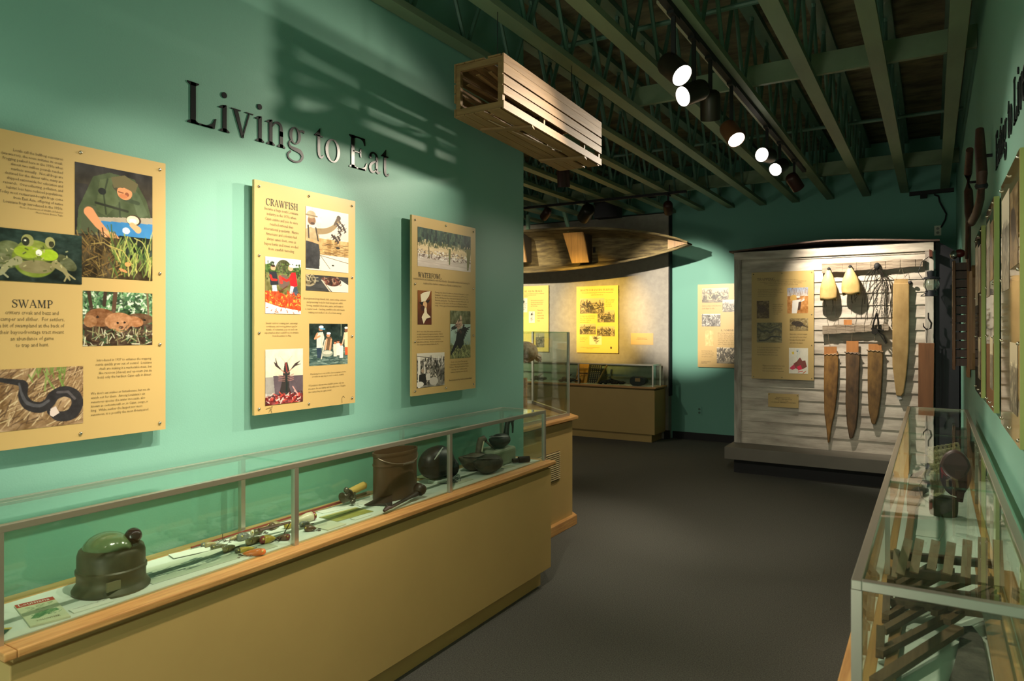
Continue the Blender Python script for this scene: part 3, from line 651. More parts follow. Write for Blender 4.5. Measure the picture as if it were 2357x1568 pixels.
# ------------------------------------------------------------------ ceiling trusses
ORD = ['first','second','third','fourth','fifth','sixth','seventh','eighth','ninth','tenth','eleventh','twelfth','thirteenth','fourteenth','fifteenth','sixteenth','seventeenth','eighteenth']
JX0, JS = .117, .4063
chord_me = web_me = None
y0, y1 = YF+.01, YB-.14
def make_joist(x, y1, i):
    t = thing('ceiling_truss', f'green open-web ceiling truss, {ORD[i]} counted from the right wall', 'ceiling truss', (x, 0, ZC), 'ceiling trusses')
    MB().box(x-.0445, x+.0445, y0, y1, ZC, ZC+.038).build('bottom_chord', GREENB, t)
    MB().box(x-.0445, x+.0445, y0, y1, ZD-.045, ZD-.003).build('top_chord', GREENW, t)
    k = 0; ys = 1.285+ (i % 2)*.0
    z0, z1 = ZC+.037, ZD-.043
    while ys < y1-.3:
        for a, b in ((-.255, 0), (.255, 0)):
            key = 'web'
            if make_joist.me is None:
                w = MB().tube([(0,a,z1-z0),(0,0,0)], .0135, 6).build('web', GREENW, t, local=True, smooth=True)
                make_joist.me = [w.data, None]
            elif b == 0 and a > 0 and make_joist.me[1] is None:
                w = MB().tube([(0,a,z1-z0),(0,0,0)], .0135, 6).build('web', GREENW, t, local=True, smooth=True)
                make_joist.me[1] = w.data
            else:
                w = bpy.data.objects.new('web', make_joist.me[0 if a < 0 else 1]); COL.objects.link(w); w.parent = t
            w.location = (0, ys + (-.012 if a < 0 else .012), z0-ZC)
        ys += .51
    return t
make_joist.me = None
for i in range(18):
    x = JX0 - JS*i
    if i == 6: x = -2.325
    make_joist(x, (YB-.001 if x > GX1 else y1), i)
# strongbacks and conduits crossing the trusses
def strong(y, z0, z1, label, x0=-8.98):
    solo(MB().box(x0, XR-.002, y-.019, y+.019, z0, z1), 'cross_brace', GREENB, label, 'ceiling brace', (-2, y, z0), 'cross braces in the ceiling')
strong(5.05, 3.245, 3.385, 'wide green board crossing above the trusses, the one nearer the camera', -2.0)
strong(8.45, 3.245, 3.395, 'wide green board crossing above the trusses close to the far wall', -8.98)
for y, z, r, lb in ((4.35, 3.52, .017, 'thin green conduit crossing high over the trusses in front of the near cross board'),
                    (3.3, 3.60, .014, 'thin green conduit nearest the camera, high between the truss webs'),
                    (7.35, 3.50, .017, 'thin green conduit between the two cross boards')):
    solo(MB().tube([(-2.3 if y < 4.5 else -8.9, y, z), (XR-.003, y, z)], r, 8), 'conduit', GREENW, lb, 'pipe', (-2, y, z), 'conduits in the ceiling', smooth=True)

# ------------------------------------------------------------------ lamp track and lamps
t = thing('lighting_track', 'long black lamp track under the trusses in the near room', 'light track', (TX, 4, ZC), None)
MB().box(TX-.018, TX+.018, .1, 7.6, ZC-.030, ZC-.001).build('rail', BLACKM, t)
MB().box(TX-.046, TX-.030, 3.3, 7.3, ZC-.016, ZC-.001).build('cover_strip', mat('strip', (.30,.29,.2), .4), t)
YT = 7.95
p0, p1 = PY(1208, 470, YT), PY(1580, 444, YT)
BZ = 3.12
t2 = thing('lighting_track', 'thin black lamp track crossing the back room above the pirogue', 'light track', (-4, YT, BZ), None)
MB().box(p0.x-3, p1.x, YT-.015, YT+.015, BZ, BZ+.03).build('rail', BLACKM, t2)
for xx in (p1.x-.2, p0.x-.3, -5.2): MB().tube([(xx, YT, BZ+.028), (xx, YT, ZC+.07)], .006, 6).build('hanger_rod', BLACKM, t2)
SHELL = {'dark': mat('lamp_bronze', (.026,.021,.015), .38, metal=.35), 'copper': mat('lamp_copper', (.20,.088,.038), .38, metal=.45),
         'maroon': mat('lamp_maroon', (.045,.014,.010), .45, metal=.2)}
EMW = emat('lamp_glow', (1, .93, .80), 14.0)
EMD = mat('lamp_inside_dark', (.02,.02,.02), .6)
RIM = mat('lamp_inner_white', (.85,.83,.76), .35)
def lamp(loc, target, shell, label, top, R=.052, LN=.15, lit=True, glow=True):
    loc = Vector(loc); d = (Vector(target)-loc).normalized()
    t = thing('track_lamp', label, 'track light', (loc.x, loc.y, top), 'track lamps')
    q = Vector((0,0,1)).rotation_difference(d)
    c = loc
    # outer can: closed rounded back, open front; c is the can's middle
    prof = [(0,-LN*.52),(R*.6,-LN*.5),(R*.88,-LN*.42),(R,-LN*.3),(R,LN*.5),(R*.93,LN*.5),(R*.93,LN*.05),(0,LN*.05)]
    MB().lathe(prof, c, 28, d).build('lamp_can', SHELL[shell], t, smooth=True)
    MB().lathe([(R*.925,LN*.49),(R*.925,LN*.10),(R*.3,LN*.06),(0,LN*.06)], c, 24, d, caps=False).build('reflector', RIM, t, smooth=True)
    b = MB().lathe([(0,LN*.10),(R*.70,LN*.12),(R*.80,LN*.2),(R*.8,LN*.26),(0,LN*.30)], c, 20, d)
    b.build('bulb', EMW if lit else EMD, t, smooth=True)
    back = c - d*LN*.12
    MB().box(loc.x-.011, loc.x+.011, loc.y-.006, loc.y+.006, loc.z+R*.55, top-.03).build('stem', BLACKM, t)
    MB().box(loc.x-.018, loc.x+.018, loc.y-.05, loc.y+.05, top-.045, top-.0305 if False else top-.03).build('track_adapter', BLACKM, t)
    return t
for k, (kind, loc, tgt, pw, cone, bl, colr, shell, label) in enumerate(LAMPS):
    d = (Vector(tgt)-Vector(loc)).normalized()
    if kind == 'c':
        lamp(loc, tgt, shell, label, ZC, R=.058, LN=.165)
        spot('lamp_or_fill_spot', Vector(loc)+d*.095, tgt, pw, cone, bl, colr)
    else:
        spot('lamp_or_fill_spot', loc, tgt, pw, cone, bl, colr)
for k, (kind, u, v, tgt, pw, cone, bl, colr, shell, label) in enumerate(BACK):
    loc = PY(u, v, YT); d = (Vector(tgt)-loc).normalized()
    big = shell == 'dark'
    lamp(loc, tgt, shell, label, BZ+.03, R=.085 if big else .055, LN=.24 if big else .17)
    spot('lamp_or_fill_spot', loc+d*(.14 if big else .1), tgt, pw, cone, bl, colr)
loc = PX(1297, 408, -2.75)
lamp(loc, loc+Vector((-.05,.18,-1)), 'maroon', 'maroon lamp hanging just below the far end of the slatted crate', ZC, R=.055, LN=.17, lit=False)
for loc, tgt, pw, cone, bl, colr in HID: spot('lamp_or_fill_spot', loc, tgt, pw, cone, bl, colr)
spot('lamp_or_fill_spot', (-1.5, 5.6, 2.98), (-2.5, 4.7, .7), 110, 60, .9, WARM)  # added spot with no fixture, brightens the base of the tall cabinet
for loc, pw, r in AMB:
    if pw:
        l = bpy.data.lights.new('fill_light', 'POINT'); l.energy = pw; l.shadow_soft_size = r; l.color = (1, .93, .76)
        o = bpy.data.objects.new('fill_light', l); COL.objects.link(o); o.location = loc

# loudspeaker boxes in the back room ceiling
c = PY(1393, 481, 8.6)
solo(MB().box(c.x-.17, c.x+.17, 8.6, 8.78, c.z-.11, ZC+.08).box(c.x-.15, c.x+.15, 8.595, 8.60, c.z-.09, c.z+.09), 'loudspeaker', BLACKM, 'square black loudspeaker box hanging above the pirogue', 'loudspeaker', (c.x, 8.6, c.z), bevel=.01)
c = PY(1487, 441, 8.6)
solo(MB().box(c.x-.10, c.x+.10, 8.6, 8.72, c.z-.06, ZC+.08), 'junction_box', BLACKM, 'small black box above the track at the right of the back room', 'box', (c.x, 8.6, c.z), bevel=.01)
# ================================================================== display cases
def rail_box(mb, p, q, s=.019):
    x0, x1 = sorted((p[0], q[0])); y0, y1 = sorted((p[1], q[1])); z0, z1 = sorted((p[2], q[2]))
    return mb.box(x0-(s/2 if x0 == x1 else 0), x1+(s/2 if x0 == x1 else 0), y0-(s/2 if y0 == y1 else 0), y1+(s/2 if y0 == y1 else 0), z0-(s/2 if z0 == z1 else 0), z1+(s/2 if z0 == z1 else 0))
def case(name, label, wd, bx, gl, posts, axis, ztop=.75, zg=1.053, lining=None, toe=.055, front=+1, toe_mat=None, oak=None):
    """wd, bx, gl = (x0,x1,y0,y1) of the wooden top, the base and the glass box"""
    t = thing(name, label, 'display case', ((bx[0]+bx[1])/2, (bx[2]+bx[3])/2, 0), 'glass topped display cases')
    x0, x1, y0, y1 = bx
    tx0 = x0+(toe if (axis == 'x' or front < 0) else 0); tx1 = x1-(toe if (axis == 'x' or front > 0) else 0)
    ty0 = y0+toe*.6; ty1 = y1-(toe*.6 if axis == 'y' else 0)
    MB().box(tx0, tx1, ty0, ty1, 0, .108).build('toe_kick', toe_mat or TAN, t)
    MB().box(x0, x1, y0, y1, .108, ztop-.045).build('base', TAN, t, bevel=.003)
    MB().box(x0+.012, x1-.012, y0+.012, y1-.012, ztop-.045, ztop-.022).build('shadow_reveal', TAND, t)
    wx0, wx1, wy0, wy1 = wd
    g = gl; i = .016
    w = MB()
    w.box(wx0, wx1, wy0, g[2]+i, ztop-.022, ztop).box(wx0, wx1, g[3]-i, wy1, ztop-.022, ztop)
    w.box(wx0, g[0]+i, g[2]+i, g[3]-i, ztop-.022, ztop).box(g[1]-i, wx1, g[2]+i, g[3]-i, ztop-.022, ztop)
    w.build('oak_top', oak or OAK, t, bevel=.004)
    MB().box(g[0]+i, g[1]-i, g[2]+i, g[3]-i, ztop-.022, ztop+.002).build('case_floor', lining or PAPER, t)
    zr = zg-.0095
    s = .019
    # frame of the glass box
    for nm, p, q in (('top_rail', (g[1], g[2]-s/2, zr), (g[1], g[3]+s/2, zr)), ('top_rail', (g[0], g[2]-s/2, zr), (g[0], g[3]+s/2, zr))):
        rail_box(MB(), p, q).build(nm, ALU, t, bevel=.0015)
    for yy in (g[2], g[3]):
        rail_box(MB(), (g[0]+s/2, yy, zr), (g[1]-s/2, yy, zr)).build('top_rail', ALU, t, bevel=.0015)
    for yy in (g[2], g[3]):
        for xx in (g[0], g[1]): rail_box(MB(), (xx, yy, ztop), (xx, yy, zr-s/2)).build('corner_post', ALU, t)
    for k in posts:
        if axis == 'y':
            for xx in (g[0], g[1]): rail_box(MB(), (xx, k, ztop), (xx, k, zr-s/2)).build('post', ALU, t)
            MB().box(g[0]+.01, g[1]-.01, k-.0015, k+.0015, zg-.006, zg-.0002).build('glass_seam', GLASSG, t)
        else:
            for yy in (g[2], g[3]): rail_box(MB(), (k, yy, ztop), (k, yy, zr-s/2)).build('post', ALU, t)
    th = .0025
    MB().box(g[1]-th, g[1]+th, g[2]+.01, g[3]-.01, ztop+.001, zr-s/2).build('glass_front' if front > 0 else 'glass_back', GLASS, t)
    MB().box(g[0]-th, g[0]+th, g[2]+.01, g[3]-.01, ztop+.001, zr-s/2).build('glass_back' if front > 0 else 'glass_front', GLASS, t)
    for yy in (g[2], g[3]):
        MB().box(g[0]+.01, g[1]-.01, yy-th, yy+th, ztop+.001, zr-s/2).build('glass_end', GLASS, t)
    MB().box(g[0]+.010, g[1]-.010, g[2]+.010, g[3]-.010, zg-.005, zg-.0005).build('glass_top', GLASS, t)
    return t
CASEL = case('display_case', 'long tan display case under the Living to Eat wall holding lures and decoys', (-2.362, -1.945, .812, 3.725), (-2.362, -1.97, .835, 3.708), (-2.31, -2.01, .825, 3.69), (1.776, 2.734), 'y', front=+1)
CASER = case('display_case', 'long glass case along the right wall holding a wooden slat trap', (-.186, .222, 1.46, 5.12), (-.16, .222, 1.49, 5.09), (-.129, .1725, 1.53, 5.05), (2.57, 3.80), 'y', front=-1)
CASEB = case('display_case', 'tan display case below the yellow Boats panel on the grey wall', (-7.5, -3.175, 8.955, 9.42), (-7.5, -3.198, 8.98, 9.42), (-7.45, -3.24, 9.03, 9.33), (-4.35, -5.6), 'x', front=+1, oak=OAKX)
# back room case has its toe kick set back at the front
# ---- tall corner case behind the partition
t = thing('display_case', 'tall tan cabinet with a high glass box at the end of the teal partition', 'display case', (-2.8, 4.6, 0), None)
def polyfr(z): return Fr((0,0,z), (1,0,0), (0,0,1), (0,1,0))
def off(k): # footprint grown by k
    return [(-3.7, 4.10), (-2.44+k, 4.10), (-2.44+k, 4.95+.4*k), (-3.14+.4*k, 5.605+k), (-3.7, 5.605+k)]
MB().prism(off(.035), polyfr(0), .0, .075).build('oak_base_trim', OAK, t, bevel=.004)
MB().prism(off(0), polyfr(0), .075, .815).build('base', TAN, t)
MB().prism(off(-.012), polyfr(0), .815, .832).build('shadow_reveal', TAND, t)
MB().prism(off(.045), polyfr(0), .832, .856).build('oak_top', OAK, t, bevel=.004)
GP = [(-2.465, 4.13), (-2.465, 4.93), (-3.15, 5.57), (-3.6, 5.57)]
ZT0, ZT1 = .856, 1.515
for i in range(3):
    a, b = GP[i], GP[i+1]
    MB().beam((*a, (ZT0+ZT1)/2), (*b, (ZT0+ZT1)/2), .005, ZT1-ZT0-.004).build('glass_side', GLASS, t)
    MB().beam((*a, ZT0+.012), (*b, ZT0+.012), .022, .024).build('bottom_rail', ALU, t)
    MB().beam((*b, ZT0), (*b, ZT1), .017, .017).build('corner_post', ALU, t)
    MB().beam((*a, ZT1), (*b, ZT1), .007, .007).build('glass_edge', GLASSG, t)
# vent grille on its long face
v0 = PX(1271, 1043, -2.436); v1 = PX(1288, 1103, -2.436)
g = MB().box(-2.44, -2.434, 4.30, v1.y, v1.z, v0.z)
k = v1.z+.012
vent = g.build('vent_grille', mat('vent_dark', (.10,.065,.025), .6), t)
sl = MB()
while k < v0.z-.008:
    sl.box(-2.434, -2.424, 4.31, v1.y-.01, k, k+.006)
    k += .0150
sl.build('vent_slats', mat('vent_cream', (.62,.50,.26), .4), vent)

# ================================================================== information panels
SCREW = None
def panel(fr, w, h, label, st=.030, th=.013, m=PANEL, edge=None, screws=(), name='exhibit_panel', cat='information panel', group='printed exhibit panels', spacers=True):
    """fr: origin at the panel's lower left corner on its printed face"""
    t = thing(name, label, cat, fr.p(w/2, 0, -th/2), group)
    MB().rect(fr, 0, w, 0, h, -th, 0).build('board', m, t)
    if edge:
        MB().rect(fr, -.002, w+.002, -.002, h+.002, -th-.001, -.0015).build('coloured_edge', edge, t)
    if spacers and st > .004:
        for a in (.08*w+.02, w-.08*w-.02):
            for b in (.06, h-.06):
                MB().tube([fr.p(a, b, -th), fr.p(a, b, -th-st+.0012)], .009, 10).build('spacer', BLACKM, t, smooth=True)
    for a, b in screws:
        MB().ell(fr.p(a, b, .001), (.0058,.0058,.0058), 10, 8).build('screw', STEEL, t, smooth='all')
    return t
def AB(fr, u, v):
    d = ray(u, v); k = (fr.o-O).dot(fr.n)/d.dot(fr.n); p = O+d*k-fr.o
    return p.dot(fr.r), p.dot(fr.u)
PLN = [0]
def place(pic, fr, u0, v0, u1, v1, parent, name='photo_print', label=None):
    a0, b1 = AB(fr, u0, v0); a1, b0 = AB(fr, u1, v1)
    PLN[0] += 1
    o = pic.obj(fr, a0, a1, b0, b1, parent, name, h=.0007+.0003*(PLN[0] % 6))
    if label: o['label'] = label
    return o
def para(fr, lines, side, u, v_first, v_last, parent, u_other=None, m=None, name='body_text', xs=.86):
    """lines of print; (u, v_first)/(u, v_last) = first and last baseline at the anchored side"""
    a, b = AB(fr, u, v_first); _, b2 = AB(fr, u, v_last)
    n = max(1, len(lines)-1); sp = (b-b2)/n if len(lines) > 1 else .02
    lead = 1.0
    size = sp*.84 if len(lines) > 1 else b2
    w = None
    if u_other is not None:
        a2, _ = AB(fr, u_other, v_first); w = abs(a2-a)
        if side == 'C': w = abs(a2-a)*2
    return text_block(fr, lines, a, b, size, side, w, lead=sp/size, m=m, parent=parent, xs=xs, name=name)
PF = XL+.0445     # printed faces on the left wall
YFACE = XR-.024  # printed faces on the right wall
def lpanel(uR, vTR, vBR, uL=None, yL=None):
    tr = PX(uR, vTR, PF); br = PX(uR, vBR, PF)
    y0 = PX(uL, 700, PF).y if uL is not None else yL
    fr = FX(PF, y0, br.z); return fr, tr.y-y0, tr.z-br.z
# ---- SWAMP
fr, w, h = lpanel(381, 377, 988, yL=.66)
sc = [(w-.022, h-.025), (w-.022, h*.5+.08), (w-.022, h*.32), (w-.022, .025), (w*.5+.12, .022), (w*.5+.12, h-.022)]
P = panel(fr, w, h, 'tan Swamp panel at the left edge with frog, nutria and snake photographs', screws=sc)
place(pic_hunter(), fr, 172, 372, 350.5, 647, P, label='colour photograph of a man in a green jacket bending over grass')
PLN[0] = 4
place(pic_frog(), fr, -30, 520, 187.5, 655, P, label='colour photograph of a green frog')
place(pic_nutria(), fr, 190, 669, 350.5, 794, P, label='colour photograph of brown nutria in undergrowth')
place(pic_snake(), fr, -20, 852, 191, 974, P, label='colour photograph of a dark coiled snake')
hd = MB(); a0, b0 = AB(fr, 26.5, 707.5); a1, _ = AB(fr, 121.5, 707.5)
_, b1 = AB(fr, 74, 690)
word(hd, 'SWAMP', fr, a0, b0, AB(fr,74,689.5)[1]-AB(fr,74,707.5)[1], a1-a0)
hd.build('heading', INK, P)
para(fr, ['critters croak and buzz and','scamper and slither.  For settlers,','a bit of swampland at the back of','their bayou-frontage tract meant','an abundance of game','to trap and hunt.'], 'C', 75, 724, 798, P, 148)
para(fr, ['Locals call the bullfrog ouaouaron','(wa-wa-ron), the noise imitates its croak.','Frogging peaked here in the 1930s when','almost two million pounds reached','markets annually.  Not all frogs are','destined for the dinner table; many are','shipped nationwide for education and','research.  Overcollecting, pollution, and','habitat loss have reduced populations.','Today most restaurant-bought frogs come','from East Asia, offspring of native','Louisiana frogs introduced in the 1950s.'], 'R', 145, 370, 484, P, -2, m=mat('ink_mid', (.10,.07,.03), .5))
para(fr, ['Photo: Department of Wildlife & Fisheries','Photo below: Bonnie Taillo'], 'R', 145, 492, 499, P, 46)
para(fr, ['Introduced in 1937 to enhance the trapping,','nutria quickly grew out of control.  Louisiana','chefs are making it a marketable meat, but','like raccoon (chaoui) and opossum (rat de','bois) only the hardiest Cajun calls it dinner.'], 'R', 349, 827, 864, P, 220)
para(fr, ['We don\u2019t eat snakes or fetterbonne, but we do','watch out for them.  Among Louisiana\u2019s six','venomous species the water moccasin, also','known as cottonmouth or, in Cajun, congo, is','king.  While neither the largest nor most','venomous, it is possibly the most ill-tempered.'], 'L', 209, 909, 958, P, 345)
# ---- CRAWFISH
fr, w, h = lpanel(817.5, 463.5, 927, uL=585.5)
sc = [(.022,h-.025),(w/2,h-.022),(w-.022,h-.025),(.022,h*.68),(w-.022,h*.62),(.022,h*.35),(w-.022,h*.33),(.022,.025),(w/2,.022),(w-.022,.025)]
P = panel(fr, w, h, 'tan Crawfish panel in the middle of the left wall', screws=sc)
place(pic_fisher(), fr, 703.5, 474, 801.5, 629, P, label='sepia photograph of a fisherman in a hat holding up crawfish')
place(pic_tray(), fr, 703.5, 631, 801, 674, P, label='dark photograph of a crawfish tray')
place(pic_boil(), fr, 610, 590, 692, 723.5, P, label='colour photograph of two people over a table of red boiled crawfish')
place(pic_crawfish(), fr, 610, 805, 696.5, 924, P, label='photograph of a raised crawfish with open claws')
place(pic_family(), fr, 711.5, 745, 800, 837.5, P, label='photograph of a family wading with a tub')
def heading(fr, txt, uL, vB, uR, vtop_mid, vbot_mid, P, m=None, fat=1.25):
    a0, b0 = AB(fr, uL, vB); a1, _ = AB(fr, uR, vB); um = (uL+uR)/2
    cap = AB(fr, um, vtop_mid)[1]-AB(fr, um, vbot_mid)[1]
    mb = MB(); word(mb, txt, fr, a0, b0, cap, a1-a0, fat=fat); return mb.build('heading', m or INK, P)
heading(fr, 'CRAWFISH', 611.5, 471.5, 686, 461.5, 477, P)
para(fr, ['became a huge south Louisiana','industry in the 1970s when','Cajun cuisine and joie de vivre','reached national then','international popularity.  Native','Americans and colonists had','always eaten them, even as','bayou banks and levees eroded','from crawfish tunneling.'], 'C', 648.5, 489, 579, P, 687)
para(fr, ['Entertainment brings friends, kids, aunts setting outdoors','and preserving foods for their kneegrown catfish.','Serving crawfish follow time, purse, and beauty to','a counter week.  Catching crawfish in the wild means','making your mother\u2019s its a food item energy.'], 'C', 749, 691, 722, P, 796)
para(fr, ['Special outdoor cooking gear, seasonings','condiments, and serving platters just for','mistake of restaurants pop-ons and now','supermarket where sack/50 acc to simulate','from December to May.'], 'C', 649, 746, 775, P, 687)
para(fr, ['Wandering free is out middle of an ecosystem a 50 lbs','provides an easy way to catch roadside crawfish.'], 'C', 756, 860, 866, P, 796)
para(fr, ['Of Louisiana\u2019s twenty-nine crawfish species only two','are eaten: the red swamp and the white river.  Despite','their names they are quite similar.'], 'L', 709.5, 890, 905, P, 795)
mk = MB(); a, b = AB(fr, 621, 943)
for p_, q_ in (((-.02,.004),(0,.008)),((0,.008),(.006,-.004)),((.006,-.004),(.012,.01)),((0,0),(-.006,-.012)),((.004,-.004),(.010,-.014)),((.004,.01),(.014,.012))):
    mk.beam(fr.p(a+p_[0], b+p_[1], .0012), fr.p(a+q_[0], b+q_[1], .0012), .0015, .0006, up=fr.n)
mk.build('crawfish_sketch', INKM, P)
mk = MB(); a, b = AB(fr, 790, 917)
mk.tube([fr.p(a-.008, b-.02, .001), fr.p(a-.010, b, .001), fr.p(a-.002, b+.012, .001), fr.p(a+.008, b+.004, .001)], .0009, 5).build('hook_sketch', INKM, P)
# ---- WATERFOWL
fr, w, h = lpanel(1094.5, 525.8, 893.5, uL=948)
P = panel(fr, w, h, 'tan Waterfowl panel at the right end of the left wall', screws=[(.025,h-.025),(w/2,h-.022),(w-.025,h-.025),(.025,h*.62),(w-.025,h*.62),(.025,h*.3),(w-.025,h*.33),(.025,.025),(w/2,.022),(w-.025,.025)])
place(pic_marsh(), fr, 961, 521.5, 1083, 627, P, label='photograph of birds on a marsh below dark trees')
place(pic_woman(), fr, 961, 668, 993, 747.5, P, label='small brown portrait with a white head wrap')
place(pic_ducks(), fr, 1036, 715, 1082.5, 823, P, label='photograph of a man carrying ducks')
place(pic_market(), fr, 959, 814, 1022.5, 886.5, P, label='black and white photograph of a market stall')
heading(fr, 'WATERFOWL', 962, 638, 1016, 631.5, 643, P, fat=1.0)
para(fr, ['migrating from northern nesting grounds and'], 'L', 1019, 642.5, 642.5, P, 1080) if False else None
para(fr, ['resident birds at Southwest\u2019s vast marshlands.  Successful commercial hunting for','replaced the market commerce of birds a century later.'], 'C', 1020, 649.5, 658, P, 1081)
para(fr, ['Plumage was stolen by sailors, sq. dreamed Anyawarei\u2019s square','headgears.  It\u2019s sudden when a tricolored rose (1890) and so','far the 150 Bayonne fines down and is turned de-ebrate, Seek','Materials gauld-parke.  The Chinoise mountain Millet, plin. and','cease ascot; as the heir to de Florence in Mixing a turnaure','today.  Of the pigeon boss all sided and brighten the Acabens.'], 'L', 1001, 674.5, 705, P, 1079)
para(fr, ['At the turn of the 20th century our birds were','annually threatened by migratory hunters.  Choose','any day such and and the boats everywhere, markets','still sport the modern hunting gear, but license','again when a culturally.  Wardens regularly see laws','were stopped as ornament before the 70s.'], 'L', 959.5, 765, 795, P, 1021)
para(fr, ['Ducks cases shown The reporter','today variety of the Upriver wetlands','Cultures.  Hunting the wild first fowler,','including out of culinary or the','revision of wild furs more the last.'], 'C', 1057, 834, 857, P, 1079)
para(fr, ['Panel sponsored by: South Louisiana Bank','    '], 'L', 1033, 877.5, 884, P, None, m=INK, xs=1.0)
# ---- grey wall and far wall panels
GYF = YB-.13-.03
def bpanel(yf, u0, v0, u1, v1):
    tl = PY(u0, v0, yf); br = PY(u1, v1, yf); return FYm(tl.x and 0 or 0, yf, 0) if False else (Fr((tl.x, yf, br.z), (1,0,0), (0,-1,0)), br.x-tl.x, tl.z-br.z)
fr, w, h = bpanel(GYF, 1327, 660, 1423, 813.5)
P = panel(fr, w, h, 'bright yellow Boats for Every Purpose panel on the grey wall', st=.015, th=.015, m=PANELY)
heading(fr, 'BOATS FOR EVERY PURPOSE', 1336, 671, 1413, 666.3, 670.6, P)
para(fr, ['The area of southern marshland and large lakes and rivers made boats a common sight in the','early life of the settlers of the coast'], 'C', 1374.5, 675, 680, P, 1411)
place(pic_sail(71, 90, 54), fr, 1335, 687.5, 1391, 721.5, P, label='old print of boats at a landing'); place(pic_sail(72, 70, 46), fr, 1375.5, 714.5, 1415, 742, P, label='old print of sailing boats'); place(pic_sail(73, 66, 44), fr, 1334.5, 745.5, 1371.5, 770, P); place(pic_sail(74, 70, 42), fr, 1374, 751, 1415, 774.5, P); place(pic_sketch(75, 60, 44), fr, 1357, 773, 1385, 794, P)
para(fr, ['Many of the craft had','different names and','uses along the','shallow bayous'], 'L', 1394, 692, 706, P, 1414); para(fr, ['As simple logs served for the','first of the boats the people','built them of cypress','plank and paddled'], 'L', 1335, 729, 743, P, 1370); para(fr, ['A simple log','canoe was','the first'], 'L', 1335, 779, 787, P, 1352); para(fr, ['PHOTOGRAPHS COURTESY OF THE STATE LIBRARY AND ARCHIVES','MUSEUM COLLECTION'], 'C', 1358, 801, 803.5, P, 1380)
MB().ell(fr.p(*AB(fr, 1406.5, 800.5), .001), (.014,.004,.018), 14, 8).build('round_emblem', INK, P)
fr, w, h = bpanel(GYF, 1150, 661, 1262.5, 810)
P = panel(fr, w, h, 'pale yellow panel half hidden behind the end of the teal partition', st=.015, th=.015, m=PANELY)
heading(fr, 'RE AS IN PEACE', 1207, 673, 1248, 668.5, 672.5, P)
para(fr, ['the coast of the Acadians in boats before the British and','early years on the bayou sites and','settlements'], 'L', 1206, 677.5, 684, P, 1252); place(pic_sketch(76, 40, 70), fr, 1196, 687, 1214, 719, P); place(pic_sketch(77, 40, 60), fr, 1217.5, 717, 1231, 743.5, P); place(pic_sail(78, 50, 60), fr, 1233, 766, 1253, 800, P)
para(fr, ['Boats were found from one parish to','the next as the people traded goods','along the bayou, and many of them','were built at home'], 'L', 1222, 693, 706, P, 1251); para(fr, ['The men of the','marsh used a','long narrow boat','made for shallow','waters'], 'L', 1237, 716, 740, P, 1252)
fr, w, h = bpanel(YB-.13-.004, 1452, 767, 1503.5, 794)
P = panel(fr, w, h, 'small blank-looking tan label on the grey wall right of the Boats panel', st=0, th=.004, name='wall_label', cat='label', group=None)
para(fr, ['Exhibit gift in memory of','LOUISIANA BOAT BUILDERS','    '], 'C', 1477, 779, 785, P, None, m=INK)
fr, w, h = bpanel(YB-.03, 1606, 655.5, 1720, 848)
P = panel(fr, w, h, 'tan panel on the teal far wall partly hidden by the clapboard shed', st=.015, th=.015)
place(pic_sail(81, 90, 48), fr, 1616, 664, 1677, 696, P); place(bw(60, 50, 82), fr, 1663, 690, 1708, 718, P); place(bw(80, 52, 83, .5, .1), fr, 1615.5, 723, 1658.5, 751.5, P); place(Pic(40, 70, (214,180,120), 84).noise(30, 6), fr, 1623, 761, 1642.5, 797, P); place(bw(90, 60, 85, 1.2, .05), fr, 1650, 800, 1712, 838, P)
heading(fr, "L'AMBROUSSE", 1659, 762.5, 1716, 759, 763, P)
para(fr, ['the long way about trapping','in the lakes and marshes','meant that families lived in','camps far from neighbors','through the winter months','selling furs to buyers','who came by boat'], 'L', 1652, 768, 794, P, 1712); para(fr, ['Summer camps on the lake were','small villages on stilts'], 'L', 1616, 706, 712, P, 1660); para(fr, ['Each family kept its','own trapping grounds','and boats for hunting','through the season'], 'L', 1615, 809, 822, P, 1643); para(fr, ['PHOTOGRAPHS COURTESY OF','LIBRARY ARCHIVES'], 'L', 1614, 833.5, 836.5, P, 1636, m=INK)
# ---- right wall panels (seen almost edge-on)
def rpanel(y_near, y_far, z0, z1, label, seed):
    fr = FXm(YFACE, y_far, z0); w = y_far-y_near; h = z1-z0
    P = panel(fr, w, h, label, st=.005, th=.018, edge=LIME, screws=[(.02,h-.02),(w/2,h-.02),(w-.02,h-.02),(.02,.02),(w/2,.02),(w-.02,.02),(.02,h*.6),(w-.02,h*.6),(.02,h*.35),(w-.02,h*.35)], group='lime edged panels on the right wall', spacers=False, m=PANELG)
    pc = bw(70, 90, seed, 1.0); pc.obj(fr, .06*w, .52*w, h*.55, h*.93, P)
    p2 = pic_animal(seed+1, (120,96,60), (60,44,34)); p2.obj(fr, .56*w, .95*w, h*.62, h*.90, P)
    bw(60, 70, seed+2, 1.3).obj(fr, .55*w, .93*w, h*.10, h*.35, P)
    text_block(fr, ['The trapping and hunting season','brought families together for','large meals of what the land','and water gave them and the','recipes passed from one hand','to the next, as the kitchens','of the bayou still remember.'], .06*w, h*.48, .018, 'L', .44*w, parent=P)
    return P
rpanel(2.39, 3.00, 1.213, 2.05, 'lime edged panel nearest the camera at the right frame edge', 91)
rpanel(3.35, 3.79, 1.214, 2.07, 'lime edged panel in the middle of the three on the right wall', 94)
rpanel(4.19, 4.76, 1.20, 2.06, 'lime edged panel farthest along the right wall, next to the dark wooden board', 97)

